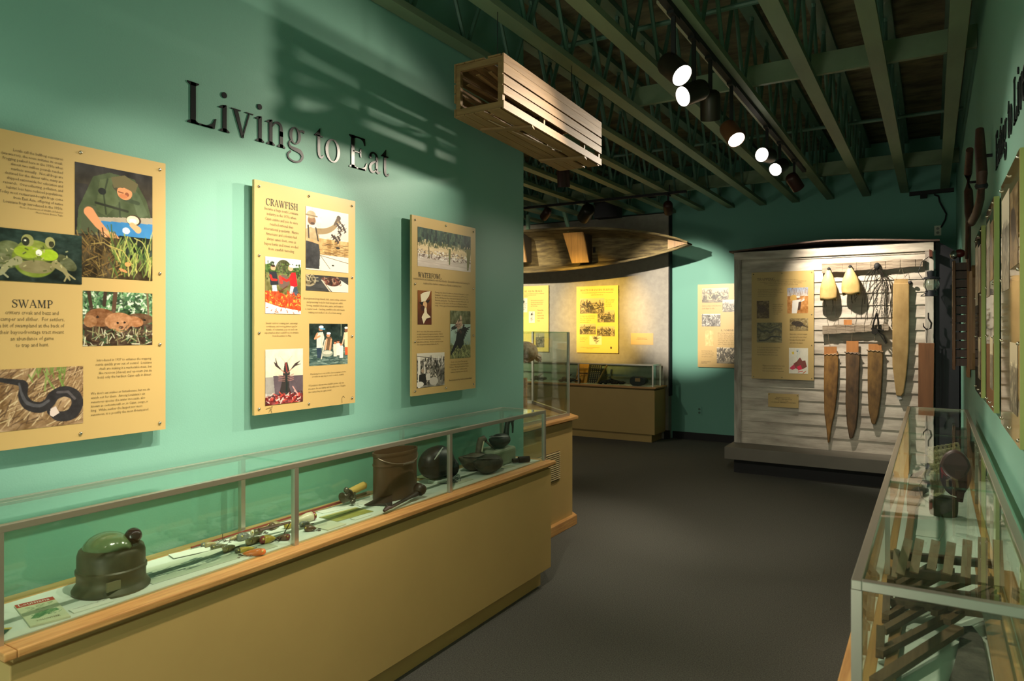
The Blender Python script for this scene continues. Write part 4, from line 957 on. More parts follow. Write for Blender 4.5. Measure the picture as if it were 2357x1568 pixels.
# ================================================================== wall titles, one thing per letter
def letters(fr, txt, base_b, cap, spans, wname, x_off=None, fit=None):
    n = 0
    for ch, sp in zip(txt, spans):
        if sp is None: continue
        a0, a1 = sp
        mb = MB(); glyph(mb, ch, fr, 0, base_b, cap/100, 1.0, 0, .004, 8)
        A = [(Vector(v)-fr.o).dot(fr.r) for v in mb.v]; lo, hi = min(A), max(A); k = (a1-a0)/(hi-lo)
        mb.v = [tuple(Vector(v)+fr.r*((a0+(((Vector(v)-fr.o).dot(fr.r))-lo)*k)-(Vector(v)-fr.o).dot(fr.r))) for v in mb.v]
        yield ch, mb, fr.p(a0, base_b)
PXU = [(430.2,496.7),(503,527),(531,581.5),(586,607),(611,655.5),(659.5,699.7),None,(723,744),(747.8,781.5),None,(803,844),(848,875),(877,894.5)]
fr = FX(XL+.0005, 0, 0); sp = []
for s_ in PXU: sp.append(None if s_ is None else (AB(fr, s_[0], 250)[0], AB(fr, s_[1], 250)[0]))
txt = 'Living to Eat'
WH = ['the large capital that starts the left wall title','first small i of Living, dotted, after the capital L','slanted strokes, third letter of Living','second dotted i of Living, between v and n','arched letter before the g of Living','shining silvery where the lamp glances, last letter of Living', '', 'crossed letter that starts the word to','round letter of the word to','','large capital of the word Eat','small round letter in the middle of Eat','last letter of the left wall title']
for k, (ch, mb, org) in enumerate(letters(fr, txt, 2.319, .1545, sp, 'l')):
    idx = [i for i, s_ in enumerate(sp) if s_ is not None][k]
    solo(mb, 'wall_letter', BLACK, f'black serif {ch}, {WH[idx]}', 'letter', org, 'letters of the left wall title', recalc=False)
fr = FXm(XR-.0005, 3.58, 0); a = 0; s_ = .155/100; xs = .86
sp = []; txt = 'Eating to Live'
for ch in txt:
    w_ = G[ch][0]*s_*xs; sp.append(None if ch == ' ' else (a+.05*w_, a+.93*w_)); a += w_
WR = ['large capital at the far end that starts the right wall title','letter after the capital E of the right wall title','crossed letter in the middle of Eating','dotted letter of Eating','letter before the g of Eating','last letter of Eating, with a tail below the line','','crossed letter of the small word to on the right wall','round letter of the small word to on the right wall','','capital that starts Live on the right wall','dotted letter after the L on the right wall','slanted letter at the right frame edge','last letter, cut off at the right frame edge']
for k, (ch, mb, org) in enumerate(letters(fr, txt, 2.215, .15, sp, 'r')):
    idx = [i for i, q in enumerate(sp) if q is not None][k]
    solo(mb, 'wall_letter', BLACK, f'black serif {ch}, {WR[idx]}', 'letter', org, 'letters of the right wall title', recalc=False)
# ================================================================== slatted fish trap hanging by the left wall
SLAT = wood('trap_slat', (.30,.17,.065), (.21,.115,.042), 'y', 7, .6)
SLATX = wood('trap_slat_cross', (.28,.16,.06), (.19,.105,.04), 'x', 7, .6)
CX0, CX1, CY0, CY1 = -2.063, -1.769, 2.844, 4.0
T = thing('slatted_crate', 'long slatted wooden crate trap mounted high beside the left wall', 'crate trap', ((CX0+CX1)/2, (CY0+CY1)/2, 2.60))
zt = lambda y: 2.8775-.040*(y-CY0); hb = .268
def slat(x0, x1, f0, f1, nm='slat', ya=CY0, yb=CY1):
    vs = []
    for y in (ya, yb):
        for x, f in ((x0,f0),(x1,f0),(x1,f1),(x0,f1)): vs.append((x, y, zt(y)-f*hb))
    MB().add(vs, [(0,1,2,3),(7,6,5,4),(0,4,5,1),(1,5,6,2),(2,6,7,3),(3,7,4,0)]).build(nm, SLAT, T)
for f0, f1 in ((0,.165),(.17,.35),(.385,.55),(.575,.73),(.85,1.0)):
    slat(CX1-.009, CX1, f0, f1, 'side_slat'); slat(CX0, CX0+.009, f0, f1, 'side_slat')
xs_ = [0,.17,.20,.37,.40,.60,.66,.70,.80,1.0]
for a, b in ((0.0,.19),(.20,.40),(.415,.62),(.70,.97)):
    x0, x1 = CX0+.010+(CX1-CX0-.02)*a, CX0+.010+(CX1-CX0-.02)*b
    slat(x0, x1, .975, 1.0, 'bottom_slat'); slat(x0, x1, 0, .028, 'top_slat')
for y in (CY0+.004, CY0+.42, CY0+.92, CY1-.026):
    z = zt(y)-.009; w_ = .030 if y < CY0+.1 or y > CY1-.1 else .022
    f = MB(); x0, x1 = CX0+.0095, CX1-.0095; zb = z-hb+.018
    f.box(x0, x1, y, y+w_*.7, z-.03, z).box(x0, x1, y, y+w_*.7, zb, zb+.03).box(x0, x0+.026, y, y+w_*.7, zb+.03, z-.03).box(x1-.026, x1, y, y+w_*.7, zb+.03, z-.03)
    f.build('inner_frame', SLATX, T)
for k in range(10):       # the funnel throat inside
    a = 2*PI*k/10; c = Vector(((CX0+CX1)/2, 0, zt(CY0+.3)-.15))
    p = c+Vector((.12*math.cos(a), CY0+.05, .11*math.sin(a))); q = c+Vector((.05*math.cos(a), CY0+.50, .045*math.sin(a)))
    MB().beam(p, q, .022, .005).build('funnel_slat', SLAT, T)
z0 = lambda y: zt(y)-hb
MB().beam((CX0+.02, CY0+.22, z0(CY0+.22)-.006), (CX1-.005, CY0+.30, z0(CY0+.30)-.006), .05, .011).build('cross_cleat', SLATX, T)
MB().beam((CX0+.01, 3.72, z0(3.72)-.006), (CX1-.005, 3.78, z0(3.78)-.006), .06, .011).build('cross_cleat', SLATX, T)
MB().tube([(CX0+.14, 2.95, z0(2.95)-.004), (CX0+.18, 3.3, z0(3.3)-.01), (CX0+.22, 3.6, z0(3.6)-.004)], .0028, 6).build('twine', mat('twine', (.5,.34,.22), .8), T)
for y in (3.0, 3.85):
    MB().tube([(CX0+.16, y, zt(y)-.005), (CX0+.16, y, ZC+.038)], .002, 5).build('hanging_wire', BLACKM, T)

# ================================================================== pirogue
HULL = mat('pirogue_wood', (.26,.20,.085), .8, c2=(.075,.055,.025), scale=4.5, stretch=(1,5,8), bump=.8, bscale=14)
THW = wood('thwart_wood', (.34,.19,.06), (.20,.11,.035), 'z', 6, .5)
YG = 8.72
bow = PY(1583, 573, YG); HLx = 2.35; cx = bow.x-HLx; cz = PY(1300, 573, YG).z
T = thing('pirogue', 'old wooden pirogue hung on its side over the grey wall', 'boat', (cx, YG, cz))
def hull(off):
    def fn(i, j):
        s = -1+2*i; w = .29*max(0, 1-abs(s)**2.3)**.85+.012; dep = .34*(1-.45*abs(s)**5)
        a = -1+2*j
        # section: up the near gunwale, round the bilge, flat bottom, back to the lower gunwale
        e = abs(a)
        if e > .55: z = math.copysign(w*(.72+.28*((e-.55)/.45)), a); y = dep*(1-(e-.55)/.45)
        else: z = w*.72*a/.55; y = dep*(1+.03*(1-(a/.55)**2))
        rise = -.03*abs(s)**3
        z = z*(1-off*3) if abs(z) > .0 else z
        return Vector((cx+s*(HLx-off*2), YG+y*(1-off*2)+.0, cz+z+rise))
    return fn
nu, nv = 64, 20; o_, i_ = hull(0), hull(.02)
m = MB(); m.grid(o_, nu, nv); m.grid(i_, nu, nv)
N1 = (nu+1)*(nv+1)
for i in range(nu):
    a, b = i*(nv+1), (i+1)*(nv+1); m.f.append([a, b, N1+b, N1+a]); m.m.append(0)
    a += nv; b += nv; m.f.append([a, N1+a, N1+b, b]); m.m.append(0)
m.build('hull', HULL, T, smooth=True)
g = MB()
for sgn in (1, -1):
    pts = []
    for i in range(0, nu+1, 2):
        p = o_(i/nu, 1.0 if sgn > 0 else 0.0); pts.append(p+Vector((0,-.008,0)))
    MB().tube(pts, .013, 6, flat=1.0).build('gunwale_rail', HULL, T, smooth=True)
def thwart(u0, u1, ub0, ub1):
    zt_, zb_ = PY(u0, 537, YG).z, PY(ub0, 606, YG).z
    xa, xb = PY(u0, 537, YG).x, PY(u1, 537, YG).x; xc, xd = PY(ub0, 606, YG).x, PY(ub1, 606, YG).x
    vs = [(xa,YG+.005,zt_),(xb,YG+.005,zt_),(xd,YG+.005,zb_),(xc,YG+.005,zb_)]; vs += [(x,y+.03,z) for x, y, z in vs]
    MB().add(vs, [(0,1,2,3),(7,6,5,4),(0,4,5,1),(1,5,6,2),(2,6,7,3),(3,7,4,0)]).build('thwart', THW, T)
    MB().box(xb-.02, xb+.012, YG+.03, YG+.28, zb_+.02, zt_-.02).build('thwart_shaded_side', mat('thwart_side_shade', (.03,.022,.012), .8), T)  # near-black box stands in for the shadow right of the thwart
thwart(1295, 1341, 1316, 1355); thwart(1150, 1200, 1166, 1211)
p = PY(1560, 573, YG)
MB().add([(bow.x-.26, YG-.004, cz+.062-.03), (bow.x-.26, YG-.004, cz-.062-.03), (bow.x-.005, YG-.004, cz-.03), (bow.x-.26, YG+.02, cz+.062-.03), (bow.x-.26, YG+.02, cz-.062-.03), (bow.x-.005, YG+.02, cz-.03)], [(0,1,2),(5,4,3),(0,3,4,1),(1,4,5,2),(2,5,3,0)]).build('bow_deck', THW, T)
for (ua, va, ub, vb), lb in (((1296, 478, 1311, 533), 'pale green strut running down to the pirogue from the trusses'), ((1215, 488, 1216, 533), 'pale green upright strut over the pirogue beside the partition edge')):
    a, b = PY(ua, va, YG+.10), PY(ub, vb, YG+.10)
    a = b+(a-b)*((ZC+.04-b.z)/(a.z-b.z))
    solo(MB().beam(a, b, .045, .045), 'support_strut', mat('strut_green', (.20,.34,.22), .5), lb, 'strut', b, 'struts holding the pirogue')
for xx in (cx-1.2, cx+.9):
    MB().box(xx-.02, xx+.02, YG+.33, YB-.131, cz-.04, cz+.04).build('wall_bracket', BLACKM, T)

# ================================================================== items in the back room case
zB = .752; YBc = 9.18
ORG = wood('orange_board', (.75,.33,.02), (.60,.25,.02), 'z', 4, .5)
DK = mat('dark_tool', (.02,.016,.012), .6, var=.3, scale=20)
a, b = PY(1322, 882, 9.24), PY(1354, 839, 9.24)
solo(MB().add([(PY(1324,884,9.15).x,9.15,zB),(PY(1350,884,9.15).x,9.15,zB),(b.x,9.27,zB+.275),(a.x+.05,9.27,zB+.275),(PY(1324,884,9.15).x,9.165,zB),(PY(1350,884,9.15).x,9.165,zB),(b.x,9.285,zB+.275),(a.x+.05,9.285,zB+.275)], [(0,1,2,3),(7,6,5,4),(0,4,5,1),(1,5,6,2),(2,6,7,3),(3,7,4,0)]), 'leaning_board', ORG, 'orange wooden board leaning in the case below the Boats panel', 'board', (a.x, 9.15, zB))
q0, q1 = PY(1353, 884, 9.15), PY(1378, 884, 9.15)
T = thing('rack_of_pegs', 'dark rack with rows of pale pegs beside the orange board', 'rack', (q0.x, 9.15, zB))
lean = lambda f: 9.15+.12*f
MB().add([(q0.x,lean(0),zB),(q1.x,lean(0),zB),(q1.x,lean(1),zB+.265),(q0.x,lean(1),zB+.265),(q0.x,lean(0)+.012,zB),(q1.x,lean(0)+.012,zB),(q1.x,lean(1)+.012,zB+.265),(q0.x,lean(1)+.012,zB+.265)], [(0,1,2,3),(7,6,5,4),(0,4,5,1),(1,5,6,2),(2,6,7,3),(3,7,4,0)]).build('backing_board', DK, T)
pg = MB()
for i in range(5):
    for j in range(10):
        x = q0.x+.02+(q1.x-q0.x-.04)*i/4; f = (j+.6)/10.4; pg.ell((x, lean(f)-.002, zB+.265*f), (.007,.005,.009), 6, 4)
pg.build('pegs', mat('peg', (.5,.42,.18), .5), T)
a, b = PY(1374, 883, 9.1), PY(1398, 841, 9.28)
solo(MB().beam((a.x,9.1,zB+.01), (b.x,9.27,b.z), .028, .015), 'leaning_stick', mat('stick', (.22,.15,.05), .6), 'slanting wooden stick leaning in the case right of the peg rack', 'stick', (a.x,9.1,zB))
a, b = PY(1392, 864, 9.25), PY(1416, 876, 9.15)
solo(MB().tube([(a.x,9.26,a.z),(b.x+.05,9.22,zB+.01)], .006, 6), 'thin_rod', DK, 'thin dark rod slanting down behind the dark tools', 'rod', (b.x,9.1,zB), smooth=True)
m = MB(); c = PY(1408, 886, 9.1)
for k in range(9): m.ell((c.x-.17+.042*k, 9.1+.02*math.sin(k*2), zB+.022+.014*abs(math.sin(k*1.7))), (.034,.03,.024), 8, 6)
m.beam((c.x-.18,9.1,zB+.03), (c.x+.02,9.1,zB+.075), .03, .02).beam((c.x+.0,9.1,zB+.07), (c.x+.2,9.1,zB+.03), .03, .02)
solo(m, 'caulking_tools', DK, 'pile of dark iron boat tools lying in the back room case', 'tools', (c.x,9.1,zB), smooth=True)
c = PY(1471, 890, 9.12)
T = thing('ship_block', 'black rounded wooden pulley block with tan centre at the right end of the back case', 'pulley block', (c.x, 9.12, zB))
m = MB(); pts = []
for k in range(20):
    an = 2*PI*k/20; x = .125*math.cos(an); z = .066+.064*math.sin(an)
    if x < -.02: z = .066+.064*max(-1, min(1, math.sin(an)*1.35)); x *= .95
    pts.append((x, z))
m.prism(pts, Fr((c.x,9.16,zB), (1,0,0), (0,-1,0)), 0, .10).build('block_body', mat('tar_black', (.012,.011,.010), .45), T, bevel=.008)
MB().box(c.x-.035, c.x+.04, 9.055, 9.06, zB+.06, zB+.108).build('tan_centre', mat('tan_leather', (.42,.24,.12), .6), T)
c = PY(1334, 880, 9.1)
solo(MB().lathe([(0,-.012),(.035,-.012),(.035,.012),(0,.012)], (c.x,9.1,zB+.036), 16, (1,.3,0)).tube([(c.x-.16,9.12,zB+.03),(c.x,9.1,zB+.034)], .012, 8), 'iron_auger', DK, 'dark iron roller with round head at the foot of the orange board', 'tool', (c.x,9.1,zB), smooth=True)
a = PY(1325, 872, 9.13); b = PY(1333, 859, 9.13); c2_ = PY(1352, 860, 9.13)
solo(MB().tube([(a.x,9.10,zB+.01),(a.x+.015,9.11,a.z),(b.x,9.13,b.z),(c2_.x,9.13,c2_.z)], [.006,.006,.009,.014], 6), 'brace_tool', mat('rust', (.13,.05,.02), .7), 'rust brown bent brace leaning against the orange board', 'tool', (a.x,9.1,zB), smooth=True)
for k, (u, lb) in enumerate(((1305, 'low dark carved shape lying at the left in the back room case'), (1240, 'dark curved wooden shape far left in the back room case'))):
    c = PY(u, 884, 9.14); m = MB()
    for j in range(5): m.ell((c.x-.1+.05*j, 9.14, zB+.02+.03*math.sin(j*1.3)**2), (.04,.03,.022+.012*(j % 2)), 8, 6)
    m.tube([(c.x-.02,9.14,zB+.04),(c.x+.02,9.15,zB+.09),(c.x+.07,9.15,zB+.12)], [.02,.016,.006], 8)
    solo(m, 'carved_figure', mat('carved_brown', (.06,.035,.02), .6), lb, 'carving', (c.x,9.14,zB), smooth=True)

# feathered specimen in the tall cabinet
FEA = mat('feathers', (.22,.14,.07), .8, c2=(.45,.36,.24), scale=40, bump=.5)
T = thing('mounted_bird', 'brown speckled mounted bird in the tall glass box, mostly hidden by the partition', 'mounted bird', (-2.74, 4.72, ZT0))
MB().tube([(-2.74,4.72,ZT0+.001),(-2.74,4.72,ZT0+.30)], .02, 8).lathe([(.09,0),(.09,.02),(0,.02)], (-2.74,4.72,ZT0), 20).build('perch', OAK, T, smooth=True)
m = MB().ell((-2.74,4.72,1.36), (.10,.12,.085), 16, 10).ell((-2.79,4.62,1.42), (.05,.05,.05), 12, 8)
for k in range(14): a = -1.2+.18*k; m.tube([(-2.71,4.77,1.35),(-2.685+.02*math.sin(k),4.86+.015*math.cos(k*2),1.33-.05*abs(math.sin(k*1.7)))], [.02,.006], 5)
m.build('plumage', FEA, T, smooth=True)

# ================================================================== clapboard shed exhibit
WHITEW = mat('weathered_white', (.66,.60,.52), .75, c2=(.34,.29,.245), scale=2.0, stretch=(1.1,1,6), bump=.3, bscale=20)
WHITEV = mat('weathered_white_post', (.56,.52,.47), .75, c2=(.22,.19,.165), scale=2.0, stretch=(6,6,1.0), bump=.3, bscale=20)
SY = 7.89; SX0, SX1 = -1.889, .006; SZT = 2.385; SZ0 = .28
T = thing('shed_front', 'whitewashed clapboard shed front on a grey platform at the end of the room', 'shed exhibit', (-.94, SY, SZ0))
MB().box(SX0+.01, SX1-.012, SY+.02, SY+.9, SZ0, 2.37).build('shed_body', mat('shed_dark', (.05,.045,.04), .9), T)
m = MB(); k = 0; z = SZ0; zt_ = 2.30
while z < zt_-.01:
    z2 = min(z+.125, zt_); x0, x1 = SX0+.075, SX1-.072
    m.add([(x0,SY+.002,z),(x1,SY+.002,z),(x1,SY+.013,z2),(x0,SY+.013,z2),(x0,SY+.02,z),(x1,SY+.02,z),(x1,SY+.02,z2),(x0,SY+.02,z2)], [(0,1,2,3),(7,6,5,4),(0,4,5,1),(1,5,6,2),(2,6,7,3),(3,7,4,0)])
    z = z2
m.build('clapboards', WHITEW, T)
MB().box(SX0, SX0+.075, SY-.008, SY+.02, SZ0, 2.30).build('corner_board', WHITEV, T, bevel=.002)
MB().box(SX1-.072, SX1, SY-.008, SY+.02, SZ0, 2.30).build('corner_board', WHITEV, T, bevel=.002)
MB().box(SX0, SX1, SY-.014, SY+.02, 2.30, SZT).build('top_board', WHITEW, T, bevel=.002)
# roof: thin rusty sheets over a dark edge
m = MB(); xm = (SX0+SX1)/2; n = 28
RUST = mat('rusty_tin', (.13,.07,.05), .7, c2=(.07,.045,.038), scale=6)
def rz(x): return SZT+.004+.062*(1-abs((x-xm)/(SX1-SX0)*2)**1.3)*(1 if abs(x-xm) < .95 else .0)
for i in range(n):
    xa = SX0-.05+(SX1-SX0+.10)*i/n; xb = SX0-.05+(SX1-SX0+.10)*(i+1)/n
    za, zb_ = rz(max(SX0, min(SX1, xa))), rz(max(SX0, min(SX1, xb))); y = SY-.035
    m.add([(xa,y,za),(xb,y,zb_),(xb,y,zb_+.016),(xa,y,za+.016),(xa,SY+.9,za),(xb,SY+.9,zb_),(xb,SY+.9,zb_+.016),(xa,SY+.9,za+.016)], [(0,1,2,3),(7,6,5,4),(0,4,5,1),(2,6,7,3)]+([(3,7,4,0)] if i == 0 else [])+([(1,5,6,2)] if i == n-1 else []))
m.build('roof_sheet', RUST, T)
MB().box(SX0-.005, SX1+.01, SY-.02, SY+.02, SZT, SZT+.003).build('roof_edge', BLACKM, T)
# near black panel standing in for the dark gap beside the shed
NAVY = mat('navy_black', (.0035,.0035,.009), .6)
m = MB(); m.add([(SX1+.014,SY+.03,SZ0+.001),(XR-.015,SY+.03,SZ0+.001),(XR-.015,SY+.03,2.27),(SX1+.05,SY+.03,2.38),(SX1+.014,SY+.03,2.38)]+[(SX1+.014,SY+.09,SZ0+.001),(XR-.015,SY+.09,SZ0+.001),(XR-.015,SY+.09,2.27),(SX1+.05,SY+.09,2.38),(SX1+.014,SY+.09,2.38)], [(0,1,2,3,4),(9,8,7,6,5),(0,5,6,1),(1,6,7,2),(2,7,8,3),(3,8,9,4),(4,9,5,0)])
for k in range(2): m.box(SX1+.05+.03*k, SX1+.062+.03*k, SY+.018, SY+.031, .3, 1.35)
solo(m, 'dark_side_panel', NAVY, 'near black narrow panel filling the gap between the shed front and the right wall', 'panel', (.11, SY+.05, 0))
GREYP = mat('platform_grey', (.165,.15,.125), .6, var=.12, scale=3)
T = thing('platform', 'low grey platform with a black recessed base under the clapboard shed', 'platform', (-.9, 8.2, 0))
MB().box(-1.91, XR-.016, 7.54, 8.85, .15, SZ0-.001).build('platform_top', GREYP, T, bevel=.004)
MB().box(-1.83, .05, 7.63, 8.82, 0, .15).build('recessed_base', BLACKM, T)

SF = SY-.004
def sy(u, v, d=0): p = PY(u, v, SF-d); return p
# trapping panel and plaque
tl, br = PY(1730, 629, SF-.03), PY(1873, 874, SF-.03)
fr = Fr((tl.x, SF-.03, br.z-.01), (1,0,0), (0,-1,0)); w, h = br.x-tl.x, tl.z-br.z+.015
P = panel(fr, w, h, 'tan Trapping panel screwed to the clapboard shed', st=.012, th=.014, screws=[(.02,h-.02),(w/2,h-.02),(w-.02,h-.02),(w-.02,h*.6),(w-.02,h*.32),(w-.02,.02),(w/2,.02),(.02,.02)])
heading(fr, 'TRAPPING', 1742.5, 646.5, 1783, 640.5, 646, P)
para(fr, ['was very lucrative as fur houses sold pelts to','Louisiana\u2019s coastal marsh.  The early trappers in southern marshes set','traplines from canals dug through the marsh.  The families','of trappers lived on the marsh all winter long.'], 'C', 1802, 645.5, 657, P, 1856)
place(pic_trapper(), fr, 1812, 663, 1860, 721, P, label='colour photograph of a trapper in white'); place(pic_animal(54, (110,84,50), (84,56,40), 50, 70), fr, 1742, 693, 1770.5, 733, P); place(pic_snaketrap(), fr, 1742, 743, 1800, 789, P); place(pic_animal(56, (140,120,80), (62,48,38)), fr, 1818, 733, 1860, 761, P); place(pic_doodle(), fr, 1816, 801, 1860, 861, P, label='pink and brown drawing on white paper')
para(fr, ['Trapping grew from a way of life','to an industry in the wetlands.','Nutria were raised at Avery Island','and released on the marsh','where they became a pest.'], 'L', 1744, 668, 683, P, 1803); para(fr, ['A trapper caught many','muskrats each winter','and dried the skins','on frames and boards','of wood and wire','in the camp.'], 'L', 1779, 702, 724, P, 1803); para(fr, ['River otter, mink and muskrat','were among the most valued','furs taken from the marsh','and sold to the dealers.'], 'L', 1818, 771, 791, P, 1858)
para(fr, ['In the nineteen twenties the muskrat was','the leading fur of the country and the','fur industry of the marsh paid more','than the fisheries of the whole coast.'], 'L', 1743, 801, 818, P, 1796); para(fr, ['Alligators were hunted for their hides','until the numbers fell and seasons','were closed; they are now abundant.'], 'L', 1755, 843, 855, P, 1806)
tl, br = PY(1768, 905, SF-.02), PY(1838, 940, SF-.02)
fr = Fr((tl.x, SF-.02, br.z), (1,0,0), (0,-1,0)); w, h = br.x-tl.x, tl.z-br.z
P = panel(fr, w, h, 'small tan plaque below the Trapping panel on the shed', st=.006, th=.010, screws=[(.01,h-.012),(w-.01,h-.012)], name='plaque', cat='plaque', group=None)
para(fr, ['Exhibit sponsored by','MIAMI CORPORATION','in honor of the','LOUISIANA TRAPPERS & FARMERS'], 'C', 1803, 916.5, 928, P, 1832, m=INK)

# weathered rails
DRIFT = mat('driftwood', (.40,.33,.25), .85, c2=(.14,.10,.07), scale=3, stretch=(1.2,8,14), bump=.9, bscale=14)
DRIFTD = mat('driftwood_dark', (.20,.12,.055), .85, c2=(.08,.05,.025), scale=3, stretch=(1.2,8,14), bump=.9, bscale=14)
def rail(pts, label, mt, d=.05):
    m = MB(); top = []; bot = []
    rr = random.Random(len(label))
    A, B, C_, D = [PY(*q, SF-d) for q in pts]     # TL TR BR BL
    n = 14
    for i in range(n+1):
        t_ = i/n; a = A.lerp(B, t_); b = D.lerp(C_, t_)
        top.append((a.x, a.z+rr.uniform(-.006,.006))); bot.append((b.x, b.z+rr.uniform(-.006,.006)))
    fr = Fr((0, SF, 0), (1,0,0), (0,-1,0))
    for i in range(n): m.prism([bot[i], bot[i+1], top[i+1], top[i]], fr, .002, d-.004*(i % 2))
    return solo(m, 'driftwood_rail', mt, label, 'rail', (A.x, SF, A.z), 'driftwood rails on the shed')
rail([(1892,608),(2124,595),(2124,613),(1892,629)], 'long grey driftwood rail along the top of the shed front', DRIFT)
rail([(1893,749),(2045,747),(2045,761),(1893,770)], 'short grey driftwood rail below the two cream hides', DRIFT)
# outline boards
def board(pts, fr, h0, h1, m, nm, parent=None, **k): return MB().prism(pts, fr, h0, h1).build(nm, m, parent, **k)
FS = Fr((0, SF, 0), (1,0,0), (0,-1,0))
def pxs(pts, d): return [(PY(u, v, SF-d).x, PY(u, v, SF-d).z) for u, v in pts]
def hidemat(nm, a, b, sc=7): return mat(nm, a, .55, c2=b, scale=sc, stretch=(1.6,1,.7), bump=.35, bscale=25)
HM = [hidemat('fur_hide_amber', (.36,.18,.045), (.13,.06,.018)), hidemat('fur_hide_dark', (.16,.085,.035), (.055,.03,.015)), hidemat('fur_hide_mottled', (.24,.13,.035), (.09,.045,.014))]
CEDAR = wood('cedar', (.48,.20,.06), (.38,.15,.045), 'z', 6)
STR = [([(1897,798),(1926,798),(1926,822),(1897,822)], [(1897,816),(1929,812),(1929,860),(1926,905),(1921,950),(1913,985),(1909,1019),(1905,1020),(1902,985),(1897,950),(1896,880)], 0, 'amber fur stretched on a narrow board, leftmost of the three lower stretchers'),
       ([(1948,785),(1976,785),(1976,815),(1948,815)], [(1946,811),(1979,811),(1977,880),(1975,940),(1970,985),(1963,1009),(1955,1010),(1949,975),(1946,930),(1947,860)], 1, 'dark brown fur stretched on a narrow board, middle of the three lower stretchers'),
       ([(1999,792),(2029,792),(2029,812),(1999,812)], [(1997,806),(2032,806),(2031,860),(2028,910),(2022,955),(2015,978),(2006,976),(1999,945),(1997,900)], 2, 'mottled brown fur stretched on a narrow board, right of the three lower stretchers')]
for tab, body, k, lb in STR:
    c = PY(body[0][0]+15, tab[0][1], SF-.04)
    T = thing('fur_stretcher', lb, 'fur stretcher', (c.x, SF-.03, c.z), 'fur stretchers with brown pelts')
    board(pxs(tab, .03), FS, .018, .030, CEDAR, 'board_top', T)
    board(pxs(body, .04), FS, .012, .040, HM[k], 'pelt', T, bevel=.008, smooth=True)
    q = pxs([(body[0][0]-2, body[0][1]-1), (body[1][0]+2, body[1][1]+3)], .04)
    MB().tube([FS.p(q[0][0]+(q[1][0]-q[0][0])*i/8, q[0][1]+(q[1][1]-q[0][1])*i/8-.012*(i % 2), .040) for i in range(9)], .006, 6).build('pelt_hem', HM[k], T, smooth=True)
    u0 = (tab[0][0]+tab[1][0])/2; a = PY(u0-2, tab[0][1], SF-.03); b = PY(u0-6 if k == 0 else u0, 765, SF-.05)
    MB().tube([a, Vector((b.x, SF-.053, b.z))], .0018, 5).build('string', mat('string', (.30,.24,.16), .9), T)
T = thing('fur_stretcher', 'long pale tan hide stretcher hanging at the right of the shed front', 'fur stretcher', (PY(2073,641,SF).x, SF-.03, PY(2073,641,SF).z))
TANH = mat('tan_hide', (.40,.265,.105), .6, c2=(.26,.16,.055), scale=4, stretch=(1.5,1,.8), bump=.3, bscale=20)
board(pxs([(2058,642),(2090,642),(2090,656),(2058,656)], .03), FS, .010, .026, TANH, 'board_top', T)
board(pxs([(2056,652),(2093,652),(2093,740),(2091,810),(2086,865),(2080,905),(2074,913),(2063,911),(2059,880),(2054,840),(2054,740)], .04), FS, .012, .045, TANH, 'pelt', T, bevel=.008)
board(pxs([(2063,911),(2074,913),(2076,919),(2067,920)], .04), FS, .016, .036, mat('pale_tip', (.40,.40,.40), .6), 'pale_tip', T)
a, b = PY(2062, 643, SF-.03), PY(2085, 643, SF-.03); c = PY(2074, 615, SF-.05)
MB().tube([a, c, b], .0018, 5).build('string', mat('string2', (.34,.28,.2), .9), T)
MB().ell(PY(2095, 651, SF-.045), (.018,.014,.018), 10, 8).build('dark_knob', BLACKM, T, smooth='all')
# cream hides hanging open at the bottom
CREAM = mat('cream_hide', (.66,.47,.20), .5, c2=(.46,.29,.10), scale=6, stretch=(1.5,1,.8), bump=.4, bscale=22)
INS = mat('hide_inside', (.16,.08,.04), .8, c2=(.06,.035,.02), scale=12)
def hood(uc, v0, v1, hw, lb, skew=0, wavy=0):
    c = PY(uc, v0, SF-.05)
    T = thing('cream_hide', lb, 'hide', (c.x, SF-.05, c.z), 'cream hides on the top rail')
    vs = []; n = 24; rows = 10; m = MB(); fs = []
    for r in range(rows+1):
        f = r/rows; wpx = hw*(.18+.82*math.sin(min(1, f*1.25)*PI/2)**.9)*(1 if f < .85 else 1-.05*(f-.85)/.15); vv = v0+(v1-v0)*f
        p = PY(uc+skew*f, vv, SF-.05); q = PY(uc+skew*f+wpx, vv, SF-.05); rx = (q.x-p.x); ry = .036*math.sin(min(1,f*1.5)*PI/2)+.006
        for j in range(n):
            a = 2*PI*j/n; zj = p.z + (wavy*.012*math.sin(3*a) if r == rows else 0)
            vs.append((p.x+rx*math.cos(a), SF-.092-ry*math.sin(a)*(1 if math.sin(a) > 0 else .8), zj))
    for r in range(rows):
        for j in range(n): a = r*n+j; b = r*n+(j+1) % n; fs.append((a, b, b+n, a+n))
    fs.append(tuple(range(n))[::-1])
    m.add(vs, fs); o = m.build('hide_skin', [CREAM], T, smooth='all')
    sd = o.modifiers.new('thick', 'SOLIDIFY'); sd.thickness = .004
    MB().add([(Vector(v)*.985+Vector((p.x*.015, (SF-.092)*.015, v[2]*.015+.010))) for v in vs[-n:]], [tuple(range(n))]).build('dark_inside', INS, T)
    m = MB(); rr = random.Random(int(uc))
    for k in range(4):
        uu = uc+skew+rr.uniform(-1, 1)*hw*.9; a = PY(uu, v1-2, SF-.08); ln = rr.uniform(.06, .22); m.tube([a, a+Vector((rr.uniform(-.01,.01), .01, -ln*.5)), a+Vector((rr.uniform(-.02,.02), .02, -ln))], .0022, 5)
    m.build('dangling_strings', mat('cord_dark', (.05,.035,.025), .8), T)
    MB().ell(PY(uc, v0-2, SF-.075), (.018,.03,.022), 10, 8).build('hide_knot', BLACKM, T, smooth='all')
hood(1908, 622, 691, 20, 'cream hide with open lower end, left one on the top rail', 0, .6)
